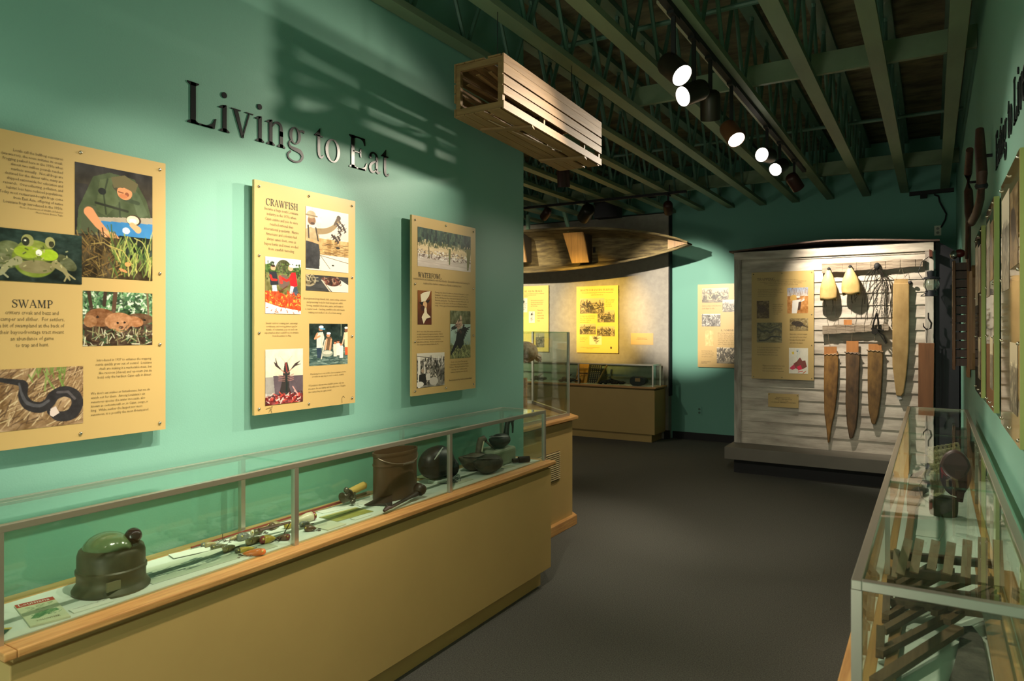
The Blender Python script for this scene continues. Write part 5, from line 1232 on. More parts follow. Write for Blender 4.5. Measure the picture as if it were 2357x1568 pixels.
hood(1957, 617, 678, 22, 'cream hide with open lower end and ragged hem, right one on the top rail', 3, 1)
# bundle of bent wire hoops
m = MB(); hub = PY(2019, 613, SF-.06)
WIRE = mat('dark_wire', (.028,.022,.018), .5, metal=.4)
T = thing('wire_snare_bundle', 'bundle of bent dark wires fanning down from a knot on the top rail', 'wire bundle', hub)
for k, (ue, ve) in enumerate([(1982,735),(1990,700),(1996,738),(2002,690),(2010,735),(2036,720),(2042,738),(2046,700),(2052,740),(1986,670),(2050,665)]):
    e = PY(ue, ve, SF-.03); mid = PY(2019+(ue-2019)*.75, 613+(ve-613)*.33, SF-.075)
    MB().tube([hub, hub.lerp(mid, .5)+Vector((0,-.012,.012)), mid, mid.lerp(e, .5)+Vector(((e.x-mid.x)*.2,-.005,0)), e], .0030, 5).build('wire', WIRE, T, smooth=True)
MB().ell(hub, (.03,.028,.035), 12, 8).build('knot', BLACKM, T, smooth='all')
def chain(p, q, n, nm, lb, mt, r=.0085):
    p = Vector(p); q = Vector(q); d = (q-p)/n; m = MB()
    for i in range(n):
        c = p+d*(i+.5); pts = []; L = d.length*.68
        for k in range(9):
            a = 2*PI*k/8; off = Vector((r*math.cos(a), 0, 0)) if i % 2 == 0 else Vector((0, r*math.cos(a), 0))
            pts.append(c+off+d.normalized()*L*math.sin(a))
        m.tube(pts, .0026, 5)
    return solo(m, nm, mt, lb, 'chain', p, 'chains on the shed front', smooth=True)
chain(PY(2018, 625, SF-.085), PY(2018, 722, SF-.07), 22, 'chain', 'dark chain hanging from the wire bundle down to the steel trap', WIRE)
chain(PY(2029, 640, SF-.05), PY(2030, 735, SF-.04), 22, 'chain', 'thinner pale chain hanging just right of the dark chain', mat('chain_pale', (.16,.14,.12), .5, metal=.5), .007)
chain(PY(2040, 640, SF-.05), PY(2042, 738, SF-.04), 22, 'chain', 'second pale chain, hanging right of the first pale one', mat('chain_pale2', (.16,.14,.12), .5, metal=.5), .007)
# steel trap
T = thing('steel_trap', 'dark steel leg-hold trap hanging over the lower rail', 'trap', PY(2018, 722, SF-.07)); IR = mat('iron', (.02,.017,.015), .5, metal=.5)
q = lambda u, v, d=.07: PY(u, v, SF-d)
MB().tube([q(2018,720), q(2011,742), q(2008,760), q(2016,770), q(2023,762), q(2022,742), q(2018,720)], .009, 6).build('trap_jaw', IR, T, smooth=True)
MB().beam(q(2005,757), q(2034,760), .03, .012).beam(q(2018,760), q(2040,792), .028, .010).build('trap_base', IR, T)
MB().tube([q(2024,764), q(2034,772), q(2041,790)], .008, 6).build('trap_spring', IR, T, smooth=True)
MB().lathe([(0,-.004),(.028,-.004),(.028,.004),(0,.004)], q(2013,764,.085), 14, (0,-1,0)).build('trap_pan', IR, T)
solo(MB().prism(pxs([(1942,736),(1961,736),(1961,749),(1942,749)], .03), FS, .018, .026), 'wooden_tag', CEDAR, 'small pink-brown square wooden tag standing above the short rail', 'tag', q(1951,748,.02))
solo(MB().prism(pxs([(2114,790),(2151,790),(2148,970),(2113,970)], .05), FS, .03, .055), 'hanging_board', wood('brown_board', (.19,.075,.028), (.13,.05,.018), 'z', 4, .45), 'long reddish brown board hanging from a hook at the right edge of the shed', 'board', q(2132,790), bevel=.003)
solo(MB().tube([q(2134,755), q(2133,789,.045)], .004, 6).tube([q(2137,720), q(2137,733), q(2144,744), q(2142,756), q(2134,760), q(2126,752), q(2125,744)], [.006,.007,.008,.008,.007,.006,.003], 8), 'iron_hook', IR, 'large curved iron hook above the reddish brown board', 'hook', q(2137,720), smooth=True)
solo(MB().tube([q(2131,970,.045), q(2131,992), q(2123,998), q(2119,1008)], [.003,.004,.006,.003], 8).tube([q(2131,992), q(2139,1000), q(2142,1009)], [.005,.006,.003], 8).tube([q(2131,992), q(2132,1030)], [.006,.004], 6), 'iron_grapple', IR, 'rusty grapple hook hanging below the reddish brown board', 'hook', q(2131,992), smooth=True)
# lantern
c = q(2144, 650, .125); LM = mat('lantern_metal', (.018,.02,.026), .45, metal=.5)
T = thing('lantern', 'dark railway lantern with a round glass globe hanging at the shed corner', 'lantern', c)
MB().lathe([(0,.075),(.035,.075),(.04,.11),(.04,.125),(0,.135)], c+Vector((0,0,-.02)), 20).lathe([(.0,.05),(.075,.052),(.06,.07),(.03,.076)], c+Vector((0,0,-.02)), 20).build('lantern_cap', LM, T, smooth=True)
MB().lathe([(.045,-.055),(.066,-.02),(.070,.005),(.060,.035),(.045,.052)], c+Vector((0,0,-.02)), 24).build('glass_globe', glassmat('lantern_glass', (.75,.80,.75), .15), T, smooth='all')
MB().lathe([(0,-.11),(.055,-.11),(.05,-.06),(.045,-.056),(0,-.056)], c+Vector((0,0,-.02)), 20).build('fuel_base', LM, T, smooth=True)
for k in range(4):
    a = PI/4+k*PI/2; MB().tube([c+Vector((.05*math.cos(a), .05*math.sin(a), -.10)), c+Vector((.078*math.cos(a), .078*math.sin(a), -.02)), c+Vector((.06*math.cos(a), .06*math.sin(a), .035))], .003, 5).build('guard_wire', LM, T, smooth=True)
pts = [c+Vector((-.06+.0,0,-.05))]+[c+Vector((.125*math.cos(a)-.03, 0, .12+.12*math.sin(a))) for a in np.linspace(PI*1.25, PI*.2, 9)]
MB().tube([c+Vector((-.065,0,.02)), c+Vector((-.11,0,.10)), c+Vector((-.08,0,.20)), c+Vector((-.02,.02,.25)), c+Vector((.0,.05,.235))], .003, 6).build('bail_handle', LM, T, smooth=True)
MB().prism(pxs([(2139,575),(2146,578),(2146,597),(2139,594)], .02), FS, .0, .07).build('hanging_block', mat('block_red', (.12,.03,.015), .6), T)
MB().tube([c+Vector((-.01,.03,.24)), c+Vector((0,.06,.25))], .005, 6).build('nail', IR, T)
MB().tube([c+Vector((-.045,-.02,-.10)), c+Vector((-.09,-.02,-.13)), c+Vector((.03,-.02,-.13))], .005, 6).build('foot_wire', LM, T)

# ================================================================== small fittings on the walls
def outlet(fr, a, b, lb, mt, dark):
    T = thing('electrical_outlet', lb, 'outlet', fr.p(a, b))
    MB().rect(fr, a-.035, a+.035, b-.058, b+.058, .0005, .006).build('cover_plate', mt, T, bevel=.002)
    for s_ in (.024, -.024): MB().prism([(a+.017*math.cos(k*PI/6), b+s_+.015*math.sin(k*PI/6)) for k in range(12)], fr, .006, .0085).build('socket', dark, T)
fr = FYm(0, YB, 0); p = PY(1610, 946, YB)
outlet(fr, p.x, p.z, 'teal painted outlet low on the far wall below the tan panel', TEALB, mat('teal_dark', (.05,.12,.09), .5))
p = PY(2158.5, 531, YB)
outlet(fr, p.x, p.z, 'white outlet high on the dark far wall above the shed roof', mat('outlet_white', (.75,.75,.62), .4), mat('outlet_sock', (.3,.3,.25), .4))
m = MB(); q2 = lambda u, v: PY(u, v, YB-.02)
solo(m.tube([q2(2166,524), q2(2176,505), q2(2178,492), q2(2170,478), q2(2163,465), q2(2160,452), q2(2150,448)], .010, 6), 'power_cable', BLACKM, 'dark cable looping up from the white outlet to the ceiling', 'cable', q2(2166,524), smooth=True)
p = PY(2126, 452, YB-.05)
solo(MB().box(p.x-.035, p.x+.035, YB-.07, YB-.002, p.z-.02, p.z+.03), 'sensor_box', BLACKM, 'tiny black box on the far wall under the trusses', 'box', p)
m = MB(); a, b = PY(2093, 447, 8.9), PY(2196, 437, 8.9)
solo(m.beam((a.x, 8.9, a.z), (b.x, 8.9, b.z), .05, .04), 'short_track', BLACKM, 'short black track under the trusses at the far right corner', 'light track', a)
# red oak trim mark
# ================================================================== things in the long left case
ZF = .7525
def fl(u, v, z=ZF): return PZ(u, v, z)
def sheet(bl, brr, depth, name, label, m, pic=None, th=.0016, z=ZF, cat='card', group=None, lines=None, lsize=.008, lm=None, extra=None):
    """a flat sheet lying on the case floor: lower left and lower right corner pixels, depth in metres"""
    a, b = fl(*bl, z), fl(*brr, z); r = (b-a); w = r.length; r.normalize(); u = Vector((-r.y, r.x, 0))
    fr = Fr(a+Vector((0,0,th)), r, (0,0,1), u)
    c = a+r*w/2+u*depth/2
    T = thing(name, label, cat, c, group)
    MB().rect(fr, 0, w, 0, depth, -th+.0003, 0).build('paper', m, T)
    if pic: pic.obj(fr, .0, w, .0, depth, T, 'printed_picture', h=.0004)
    if lines: text_block(fr, lines, w*.08, depth-lsize*1.5, lsize, 'L', None, 1.3, m=lm or INK, parent=T, h=.0008, name='print')
    return T, fr, w
CW = MAT_CARD = CARD
# booklet with the red band
p = Pic(90, 110, (206,206,170), 101); p.box(0,0,1,.16,(176,40,30)).noise(8,6); p.specks(26,(.15,.22,.85,.45),[(120,140,96),(150,160,120)],.1,.02,(0,30)); p.poly([(.12,.72),(.3,.56),(.62,.50),(.86,.52),(.9,.62),(.6,.66),(.3,.76)], (92,132,84)).specks(30,(.15,.52,.85,.72),[(60,104,64),(150,170,120)],.08,.02,(0,40))
T, fr, w = sheet((70,1446), (163,1422), .20, 'booklet', 'pale green booklet with a red band at the left end of the long case', mat('booklet_paper', (.55,.56,.38), .6), p, th=.004, cat='booklet')
text_block(fr, ['Louisiana'], w*.06, .20*.88, .030, 'L', w*.8, m=CARDW, parent=T, h=.0009, name='band_lettering'); text_block(fr, ['VOLUNTEER'], w*.2, .20*.12, .016, 'L', w*.6, m=INKM, parent=T, h=.0009, name='band_lettering')
p = Pic(30, 30, (40,60,50), 102).box(0,0,1,.12,(206,170,60)).box(.85,0,1,1,(206,170,60))
sheet((2,1470), (28,1446), .10, 'small_booklet', 'dark booklet with a yellow border cut off by the left frame edge', CARD, p, cat='booklet')
sheet((170,1413), (262,1385), .035, 'label_card', 'narrow pale label card in front of the green canister', CARDW, th=.003, group='label cards in the long case', lines=['Canister lamp used for night frogging'], lsize=.007)
p = Pic(160, 70, (176,182,160), 103).grad((204,210,190),(176,184,160),0,.4).grad((150,158,136),(190,196,174),.6,1); p.poly([(0,.45),(.15,.36),(.5,.40),(.62,.28),(.85,.2),(1,.25),(1,.5),(.8,.44),(.66,.52),(.4,.6),(.2,.56),(0,.66)], (70,92,84)).noise(24,14,(0,.2,1,.7)).specks(80,(0,.25,1,.7),[(40,62,58),(160,170,150),(92,110,96)],.06,.02,(0,30)).specks(30,(0,.6,.5,.8),[(60,76,66),(206,210,190)],.06,.012,(0,10))
sheet((352,1346), (640,1258), .155, 'landscape_photograph', 'wide grey green photograph lying beside the canister', CARDW, p, cat='photograph')
sheet((400,1286), (482,1268), .055, 'label_card', 'white label card on the upper edge of the wide grey photograph', CARDW, z=ZF+.003, group='label cards in the long case')
# canister
OLV = mat('olive_metal', (.085,.080,.042), .42, metal=.2, c2=(.05,.046,.024), scale=14)
c = fl(257, 1352); c = Vector((-2.155, c.y*2.155/(-c.x), ZF)) if False else Vector((c.x, c.y, ZF))
if c.x < -2.175: c.x = -2.165
T = thing('canister_lamp', 'olive metal canister with a domed green top and dark red glass ball', 'canister', c)
R_ = .094
MB().lathe([(0,0),(R_*1.13,0),(R_*1.14,.006),(R_*1.06,.018),(R_*1.0,.026),(R_*1.0,.052),(R_*1.035,.058),(R_*1.035,.066),(R_*.99,.070),(R_*.985,.108),(R_*.94,.123),(R_*.86,.130),(R_*.80,.128),(R_*.76,.120),(0,.118)], c, 48).build('can_body', OLV, T, smooth=True)
MB().lathe([(R_*.74,.119)]+[(R_*.74*math.cos(a), .119+.052*math.sin(a)) for a in np.linspace(.1, PI/2-.02, 9)]+[(0,.171)], c+Vector((-.006,-.010,0)), 36).build('green_dome', mat('green_enamel', (.10,.15,.065), .16, coat=.6), T, smooth='all')
MB().ell(c+Vector((.030,.050,.150)), (.025,.025,.025), 24, 16).build('red_glass_ball', mat('dark_red_glass', (.012,.002,.004), .05, coat=.5), T, smooth='all')
MB().box(c.x+R_*.93, c.x+R_*1.005, c.y-.065, c.y-.025, ZF+.022, ZF+.048).build('maker_plate', mat('plate_dull', (.16,.15,.08), .5), T)
# lures
LW = mat('lure_hook', (.07,.06,.05), .35, metal=.7)
def lure(head, tail, rad, cols, lb, hooks=2, belly=None, z=.0, name='fishing_lure'):
    a, b = fl(*head), fl(*tail); z0 = ZF+rad*.95+z
    a = Vector((a.x, a.y, z0)); b = Vector((b.x, b.y, z0-rad*.25)); d = (b-a); L = d.length
    T = thing(name, lb, 'fishing lure', Vector(((a.x+b.x)/2, (a.y+b.y)/2, ZF)), 'fishing lures in the long case')
    n = 12; pr = [(rad*.35, 0), (rad*.8, .06), (rad, .22), (rad*1.02, .42), (rad*.85, .65), (rad*.5, .86), (rad*.15, 1.0)]
    cut = 2
    MB().lathe([(0, 0)]+[(r, f*L) for r, f in pr[:3]], a, 14, d).build('lure_head', cols[0], T, smooth='all')
    MB().lathe([(r, f*L) for r, f in pr[2:]]+[(0, L)], a, 14, d).build('lure_body', cols[1], T, smooth='all')
    s_ = Vector((0,0,1)).cross(d).normalized(); e = MB()
    for sg in (1, -1): e.ell(a+d*.13+s_*rad*.85*sg+Vector((0,0,rad*.35)), (rad*.25,)*3, 8, 6)
    e.build('eyes', mat_eye, T, smooth='all')
    hk = MB(); dn = d.normalized()
    for k in range(hooks):
        p = a+d*(.45+.5*k/max(1, hooks-1 or 1)) if hooks > 1 else a+d*1.0
        for t_ in (0, 2.1, 4.2):
            o_ = s_*math.cos(t_)*.011+dn*.012+Vector((0,0,.003*math.sin(t_)))
            q = p+Vector((0,0,-rad*.5)); q2 = q+o_*.9; q3 = q2+dn*.008+s_*.006*math.cos(t_); q4 = q3-dn*.010+s_*.004*math.cos(t_)
            for w_ in (q, q2, q3, q4): w_.z = max(w_.z, ZF+.002)
            hk.tube([q, q2, q3, q4], .0011, 4)
    hk.build('hooks', LW, T)
    return T
mat_eye = mat('lure_eye', (.5,.42,.1), .2)
mk_ = lambda n, c, c2=None: mat('lure_'+n, c, .32, c2=c2, scale=60 if c2 else 8, coat=.4)
GY, BKl, OR, YL, WHl, RD, BR, SN, GN = mk_('grey',(.22,.23,.19),(.09,.1,.09)), mk_('black',(.02,.022,.022)), mk_('orange',(.62,.16,.03)), mk_('yellow',(.52,.38,.04),(.30,.20,.03)), mk_('cream',(.62,.55,.38)), mk_('red',(.22,.02,.02)), mk_('brown',(.16,.075,.03),(.07,.035,.015)), mk_('sand',(.42,.34,.17),(.24,.18,.08)), mk_('olive',(.12,.12,.05),(.06,.06,.03))
for hd_, tl_, rd_, cs_, lb_ in (
    ((612,1277),(512+46,1281),.0125,(OR,OR),'bright orange lure nearest the front edge of the long case'),
    ((541,1276),(586,1266),.0105,(GN,YL),'yellow and brown lure just left of the orange lure'),
    ((598,1254),(634,1246),.0165,(RD,YL),'fat yellow lure with a red open mouth'),
    ((568,1258),(602,1243),.0135,(SN,SN),'sand coloured lure behind the orange lure'),
    ((548,1247),(574,1238),.0155,(GY,GY),'fat grey and black scaled lure in the middle of the lures'),
    ((554,1238),(528,1246),.009,(RD,SN),'small tan lure with a red tip by the ledge'),
    ((462,1262),(498,1255),.010,(GY,SN),'slim grey lure at the left end of the row, beside the photograph'),
    ((515,1274),(541,1262),.012,(SN,SN),'tan tail lure lying left of the yellow and brown lure'),
    ((485,1267),(520,1258),.009,(GN,GN),'small olive lure touching the end of the photograph'),
    ((576,1234),(606,1229),.012,(WHl,GN),'dark olive lure with a pale eye near the back'),
    ((622,1222),(644,1210),.015,(BR,SN),'speckled yellow brown lure at the back of the lures'),
    ((657,1219),(676,1212),.014,(YL,YL),'bright yellow lure half behind the front post'),
    ((668,1243),(636,1244),.0125,(RD,BR),'dark red lure with a white glint just left of the front post'),
    ((727,1196),(684,1206),.0195,(RD,WHl),'large white lure with a dark red head right of the front post'),
    ((700,1224),(728,1222),.0135,(BR,BR),'brown speckled lure in front of the white lure'),
    ((690,1214),(712,1208),.011,(GY,GY),'small grey lure between the post and the brown speckled lure'),
    ((584,1243),(612,1250),.008,(BKl,BKl),'small black lure lying behind the red mouthed lure')):
    lure(hd_, tl_, rd_, cs_, lb_)
a, b = fl(596, 1239), fl(668, 1222)
T = thing('wooden_gaff', 'dark brown carved stick with a bent wire hook lying across the lures', 'gaff', (a.x, a.y, ZF))
MB().tube([Vector((a.x,a.y,ZF+.030)), Vector((a.x,a.y,ZF+.030)).lerp(Vector((b.x,b.y,ZF+.034)), .5), Vector((b.x,b.y,ZF+.034))], [.012,.010,.006], 8, .6).build('stick', mat('gaff_wood', (.08,.03,.018), .45), T, smooth=True)
MB().tube([Vector((b.x,b.y,ZF+.034)), fl(654,1240)+Vector((0,0,.02)), fl(640,1250)+Vector((0,0,.008)), fl(630,1243)+Vector((0,0,.01))], .0022, 6).build('wire_hook', LW, T, smooth=True)
m = MB(); c = fl(512, 1248)+Vector((0,0,.0))
for k in range(3): a = k*2.1; m.tube([c+Vector((0,0,.03)), c+Vector((0,0,.008)), c+Vector((.010*math.cos(a),.010*math.sin(a),.002)), c+Vector((.016*math.cos(a),.016*math.sin(a),.012))], .0013, 5)
solo(m, 'treble_hook', LW, 'dark treble hook standing on the ledge behind the small tan lure', 'hook', c, smooth=True)
# rod and reel on the back ledge
RODM = mat('red_rod', (.20,.03,.022), .3, coat=.5); CORK = mat('cork_grip', (.52,.34,.08), .6); REEL = mat('reel_metal', (.16,.15,.11), .35, metal=.6, c2=(.06,.055,.04), scale=30)
XRD = -2.285
def rd(u): q = ray(u, 900); return XRD/q.x*q.y
y_a, y_b = rd(440), rd(795)
T = thing('fishing_rod', 'red and tan casting rod with a metal reel on the back ledge of the case', 'fishing rod', (XRD, y_a, ZF))
MB().tube([(XRD,y_a,ZF+.006),(XRD,y_b,ZF+.012)], [.0035,.006], 8).build('rod_blank', RODM, T, smooth=True)
MB().tube([(XRD+.005,y_b-.02,ZF+.012),(XRD+.01,y_b+.02,ZF+.02),(XRD+.02,rd(800)+.02,ZF+.02)], [.008,.013,.016], 10).build('fore_grip', mat('grip_pale', (.34,.33,.24), .6), T, smooth=True)
c = PX(797, 1139, -2.245); c.z = ZF+.045
MB().lathe([(0,-.024),(.024,-.024),(.024,-.018),(.011,-.016),(.011,.016),(.024,.018),(.024,.024),(0,.024)], c, 18, (0,1,.15)).tube([c+Vector((0,.024,0)), c+Vector((.018,.035,.012)), c+Vector((.022,.035,-.02))], .004, 6).ell(c+Vector((.02,.02,-.026)), (.011,.016,.011), 8, 6).ell(c+Vector((.01,-.01,.03)), (.012,.012,.014), 8, 6).build('reel', REEL, T, smooth=True)
g0, g1 = PX(806, 1130, -2.255), PX(838, 1125, -2.255)
MB().tube([c+Vector((0,.02,.0)), Vector((g0.x,g0.y,ZF+.055)), Vector((g1.x,g1.y,ZF+.068)), Vector((g1.x,g1.y+.01,ZF+.070))], [.010,.017,.018,.010], 12).build('yellow_grip', CORK, T, smooth=True)
MB().tube([(XRD+.012, rd(800), ZF+.018), (XRD+.012, rd(845), ZF+.02)], .011, 8).build('pole_section', mat('pole_tan', (.28,.20,.11), .6), T, smooth=True)
# cards and booklets in the middle
sheet((742,1183), (812,1168), .05, 'label_card', 'white card on the ledge side behind the striped leaflet', CARDW, group='label cards in the long case')
p = Pic(80, 60, (176,166,96), 105).box(0,.12,1,.4,(112,120,62)).box(0,.4,1,1,(170,164,86)).noise(40,4,(0,.4,1,1)).box(0,0,1,.12,(196,184,120))
sheet((776,1202), (860,1178), .115, 'striped_leaflet', 'green and tan striped leaflet beside the brown bucket', CARD, p, cat='leaflet')
sheet((755,1222), (797,1208), .09, 'label_card', 'pale label card just right of the white and red lure', CARD, th=.004, group='label cards in the long case', lines=['Wooden baits and plugs','carved by local hands','for bass and trout'], lsize=.0075)
sheet((818,1198), (856,1186), .03, 'label_card', 'thin white strip in front of the striped leaflet', CARDW, th=.003, group='label cards in the long case')
sheet((838,1164), (876,1153), .045, 'label_card', 'pale red edged card beside the foot of the brown bucket', CARDW, th=.003, group='label cards in the long case')
sheet((842,1172), (960,1150), .09, 'white_paper', 'large white sheet under the scoop and the bucket', mat('sheet_white', (.66,.70,.62), .6), cat='paper')
# dark fan blade
BRM = mat('brown_iron', (.045,.024,.015), .5, c2=(.025,.014,.01), scale=20)
a = fl(838,1166); b1, b2 = fl(903,1150), fl(903,1166); 
T = thing('iron_wedge', 'dark flat wedge shaped blade in front of the brown bucket', 'blade', (b1.x, b1.y, ZF))
MB().add([(a.x,a.y,ZF+.004),(b1.x,b1.y,ZF+.018),(b2.x,b2.y,ZF+.006),(a.x,a.y,ZF+.008),(b1.x,b1.y,ZF+.045),(b2.x,b2.y,ZF+.018)], [(0,1,2),(5,4,3),(0,3,4,1),(1,4,5,2),(2,5,3,0)]).build('blade', BRM, T)
# scoop / pipe shaped ladle
a, b = fl(884,1184), fl(962,1152)
T = thing('wooden_scoop', 'dark brown scoop with a round bowl lying at the front of the long case', 'scoop', (a.x, a.y, ZF))
za = ZF+.018; A_ = Vector((a.x, a.y, za-.004)); B_ = Vector((b.x-.01, b.y, za+.012)); D_ = (B_-A_)
MB().tube([A_, A_+D_*.1+Vector((0,0,.006)), A_+D_*.2, A_+D_*.75, B_], [.007,.013,.009,.010,.016], 10, .8).tube([A_+D_*.14, A_+D_*.14+Vector((-.02,.0,.014))], .006, 6).build('handle', BRM, T, smooth=True)
MB().lathe([(0,-.020),(.022,-.019),(.030,-.006),(.031,.008),(.028,.018),(.024,.020),(.022,.012),(0,.010)], B_+D_.normalized()*.030+Vector((0,0,.010)), 24, (D_.x,D_.y,.25)).build('bowl', mat('bowl_dark', (.035,.018,.013), .4), T, smooth=True)
# brown oval bucket
BK = mat('brown_enamel', (.085,.040,.017), .5, c2=(.070,.034,.015), scale=3)
c0 = PX(907, 1150, -2.12)
c = Vector((-2.172, c0.y*(2.172/2.12)+.01, ZF))
T = thing('oval_bucket', 'brown oval metal bucket with a wire bail handle', 'bucket', c)
ax, ay, hh = .068, .135, .222
MB().lathe([(0,0),(.985,0),(1,.004),(1,.20),(1.0,hh-.02),(1.03,hh-.016),(1.035,hh-.006),(1.03,hh),(.99,hh),(.975,.02),(0,.02)], c, 48, sx=ax, sy=ay).build('bucket_body', BK, T, smooth=True)
MB().lathe([(1.015,hh-.062),(1.03,hh-.056),(1.015,hh-.050),(1.0,hh-.050),(1.0,hh-.062)], c, 48, sx=ax, sy=ay).build('rolled_band', BK, T, smooth=True)
pts = [c+Vector((.004, -ay-.002, hh-.012))]; 
for a in np.linspace(-PI*.5, PI*.5, 13): pts.append(c+Vector((ax*1.12*math.cos(a)*1.0+.002, ay*.98*math.sin(a)*1.02, hh-.014-.040*math.cos(a))))
pts.append(c+Vector((.004, ay+.002, hh-.012)))
MB().tube(pts, .0022, 6).build('bail_wire', mat('bail', (.22,.16,.12), .35, metal=.6), T, smooth=True)
MB().tube([c+Vector((ax*1.12*math.cos(a)+.003, ay*math.sin(a), hh-.056)) for a in (-.25,-.1,.05,.2,.35)], [.0045,.006,.006,.006,.0045], 8).build('bail_grip', mat('grip_shine', (.20,.15,.12), .15, metal=.5), T, smooth=True)
# black decoy
BLK = mat('black_tar', (.008,.0085,.009), .42, bump=.2, bscale=60)
c0 = PX(1003, 1052, -2.21)
T = thing('black_decoy', 'black rounded coot shaped decoy with a white streak behind the bucket', 'decoy', Vector((-2.21, c0.y, ZF)))
def body_fn(c, L, R, Hh, tail=1.0, nose=.25):
    def fn(i, j):
        s = -1+2*i; a = 2*PI*j
        r = max(.0, 1-abs(s)**2.4)**.5
        if s > .3: r *= 1-.35*(s-.3)
        zz = R_z = Hh*r
        return c+Vector((R*r*math.cos(a), L*s, zz*math.sin(a)*(1.0 if math.sin(a) > 0 else .9)+(tail*max(0, abs(min(s,0))-.6)*Hh)))
    return fn
m = MB(); f = body_fn(Vector((-2.20, c0.y, ZF+.098)), .128, .070, .088, 0)
m.grid(f, 24, 22); m.build('body', BLK, T, smooth='all')
m = MB(); q = Vector((-2.20, c0.y+.115, ZF+.055)); m.lathe([(.060,-.02),(.05,.01),(.03,.035),(0,.058)], q, 16, (0,1,-.15)); m.build('tail_point', BLK, T, smooth='all')
MB().box(-2.22, -2.16, c0.y-.05, c0.y+.05, ZF, ZF+.016).build('stand_block', PAPER, T)
p0_ = PX(1000, 1058, -2.125); p1_ = PX(1019, 1030, -2.132)
MB().tube([p0_, p0_.lerp(p1_, .5), p1_], [.002,.006,.003], 6, .5).build('white_streak', mat('streak', (.34,.36,.33), .6), T)
# duck decoys
def duck(c, yaw, L, W_, Hh, bodym, lb, name='duck_decoy', head=None, headm=None, stripe=None, tailup=.55):
    T = thing(name, lb, 'duck decoy', c, 'bird decoys in the long case')
    q = Matrix.Rotation(yaw, 3, 'Z'); m = MB()
    def fn(i, j):
        s = -1+2*i; a = 2*PI*j
        r = max(0, 1-abs(s)**2.2)**.6
        if s < -.2: r *= 1-.55*((-.2-s)/.8)
        z = Hh*.5+Hh*.5*r*math.sin(a)*(1.0 if math.sin(a) > 0 else .98)
        if s < -.3: z += Hh*tailup*((-.3-s)/.7)**1.5
        return c+q @ Vector((W_*r*math.cos(a), L*.5*s, max(z, .0005)))
    m.grid(fn, 26, 20); m.build('body', bodym, T, smooth='all')
    w = MB()
    for sg in (1, -1): w.tube([c+q @ Vector((sg*W_*.74, L*.18, Hh*.74)), c+q @ Vector((sg*W_*.62, -L*.12, Hh*.84)), c+q @ Vector((sg*W_*.22, -L*.40, Hh*.92))], [.006,.010,.003], 6, .5)
    w.build('wings', bodym, T, smooth=True)
    if head:
        P_ = [c+q @ Vector(h) for h in head[0]]
        MB().tube(P_, head[1], 14).build('neck_and_head', headm or bodym, T, smooth='all')
        MB().tube([c+q @ Vector(h) for h in head[2]], head[3], 8, .6).build('bill', headm or bodym, T, smooth='all')
        if stripe: MB().tube([c+q @ Vector(h) for h in stripe], .004, 6).build('neck_stripe', WHl, T, smooth=True)
    return T
DKM = mat('decoy_greybrown', (.085,.068,.045), .6, c2=(.045,.036,.026), scale=22, stretch=(1,2,1), bump=.3)
DKL = mat('decoy_brown', (.13,.095,.055), .6, c2=(.05,.038,.025), scale=26, bump=.3)
DKB = mat('decoy_black', (.025,.022,.019), .5, c2=(.014,.012,.011), scale=16)
c = fl(1122, 1090); c = Vector((-2.085, c.y*2.085/max(.1, -c.x), ZF))
duck(c, math.radians(-8), .24, .056, .105, DKM, 'grey brown duck decoy at the front with its tail towards the bucket', tailup=.25)
c2_ = PX(1090, 1060, -2.20); c2_ = Vector((-2.20, c2_.y, ZF))
duck(c2_, math.radians(-5), .26, .052, .098, DKL, 'brown duck decoy with striped tail standing behind the grey brown one', head=([(0,.035,.06),(0,.045,.10),(0,.052,.14),(.002,.064,.162),(.006,.082,.166),(.010,.096,.155)], [.026,.018,.017,.020,.020,.013], [(.010,.094,.155),(.020,.128,.124),(.028,.158,.100)], [.011,.010,.006]), headm=mat('decoy_head_tan', (.17,.125,.08), .6, c2=(.05,.035,.025), scale=26), stripe=[(.022,.066,.158),(.021,.056,.13),(.020,.050,.10)], tailup=.45)
PED = mat('draped_cloth', (.33,.36,.26), .9, bump=.5, bscale=14)
c3 = PX(1166, 1022, -2.23); 
T = solo(MB().box(-2.27, -2.125, 3.325, 3.56, ZF, ZF+.095), 'draped_stand', PED, 'pale green cloth covered block carrying the black goose', 'display stand', (-2.18, 3.47, ZF), bevel=.012)
c3 = Vector((-2.165, 3.43, ZF+.0955))
duck(c3, 0, .22, .045, .085, DKB, 'black goose decoy with curved neck standing on the cloth covered block', name='goose_decoy', head=([(0,.07,.05),(0,.082,.09),(0,.090,.13),(0,.108,.158),(0,.132,.162),(0,.146,.145)], [.022,.016,.015,.017,.021,.017], [(0,.146,.145),(0,.154,.11),(0,.152,.07)], [.014,.009,.006]), tailup=.3)
a, b = fl(1180, 1067), fl(1218, 1064)
solo(MB().tube([(a.x,a.y,ZF+.016),(a.x*.66+b.x*.34,a.y*.66+b.y*.34,ZF+.016)], .013, 12).tube([(a.x*.64+b.x*.36,a.y*.64+b.y*.36,ZF+.019),(b.x,b.y,ZF+.019)], [.018,.018], 14), 'duck_call', BRM, 'short dark wooden duck call at the right end of the long case', 'duck call', (b.x,b.y,ZF), smooth=True)
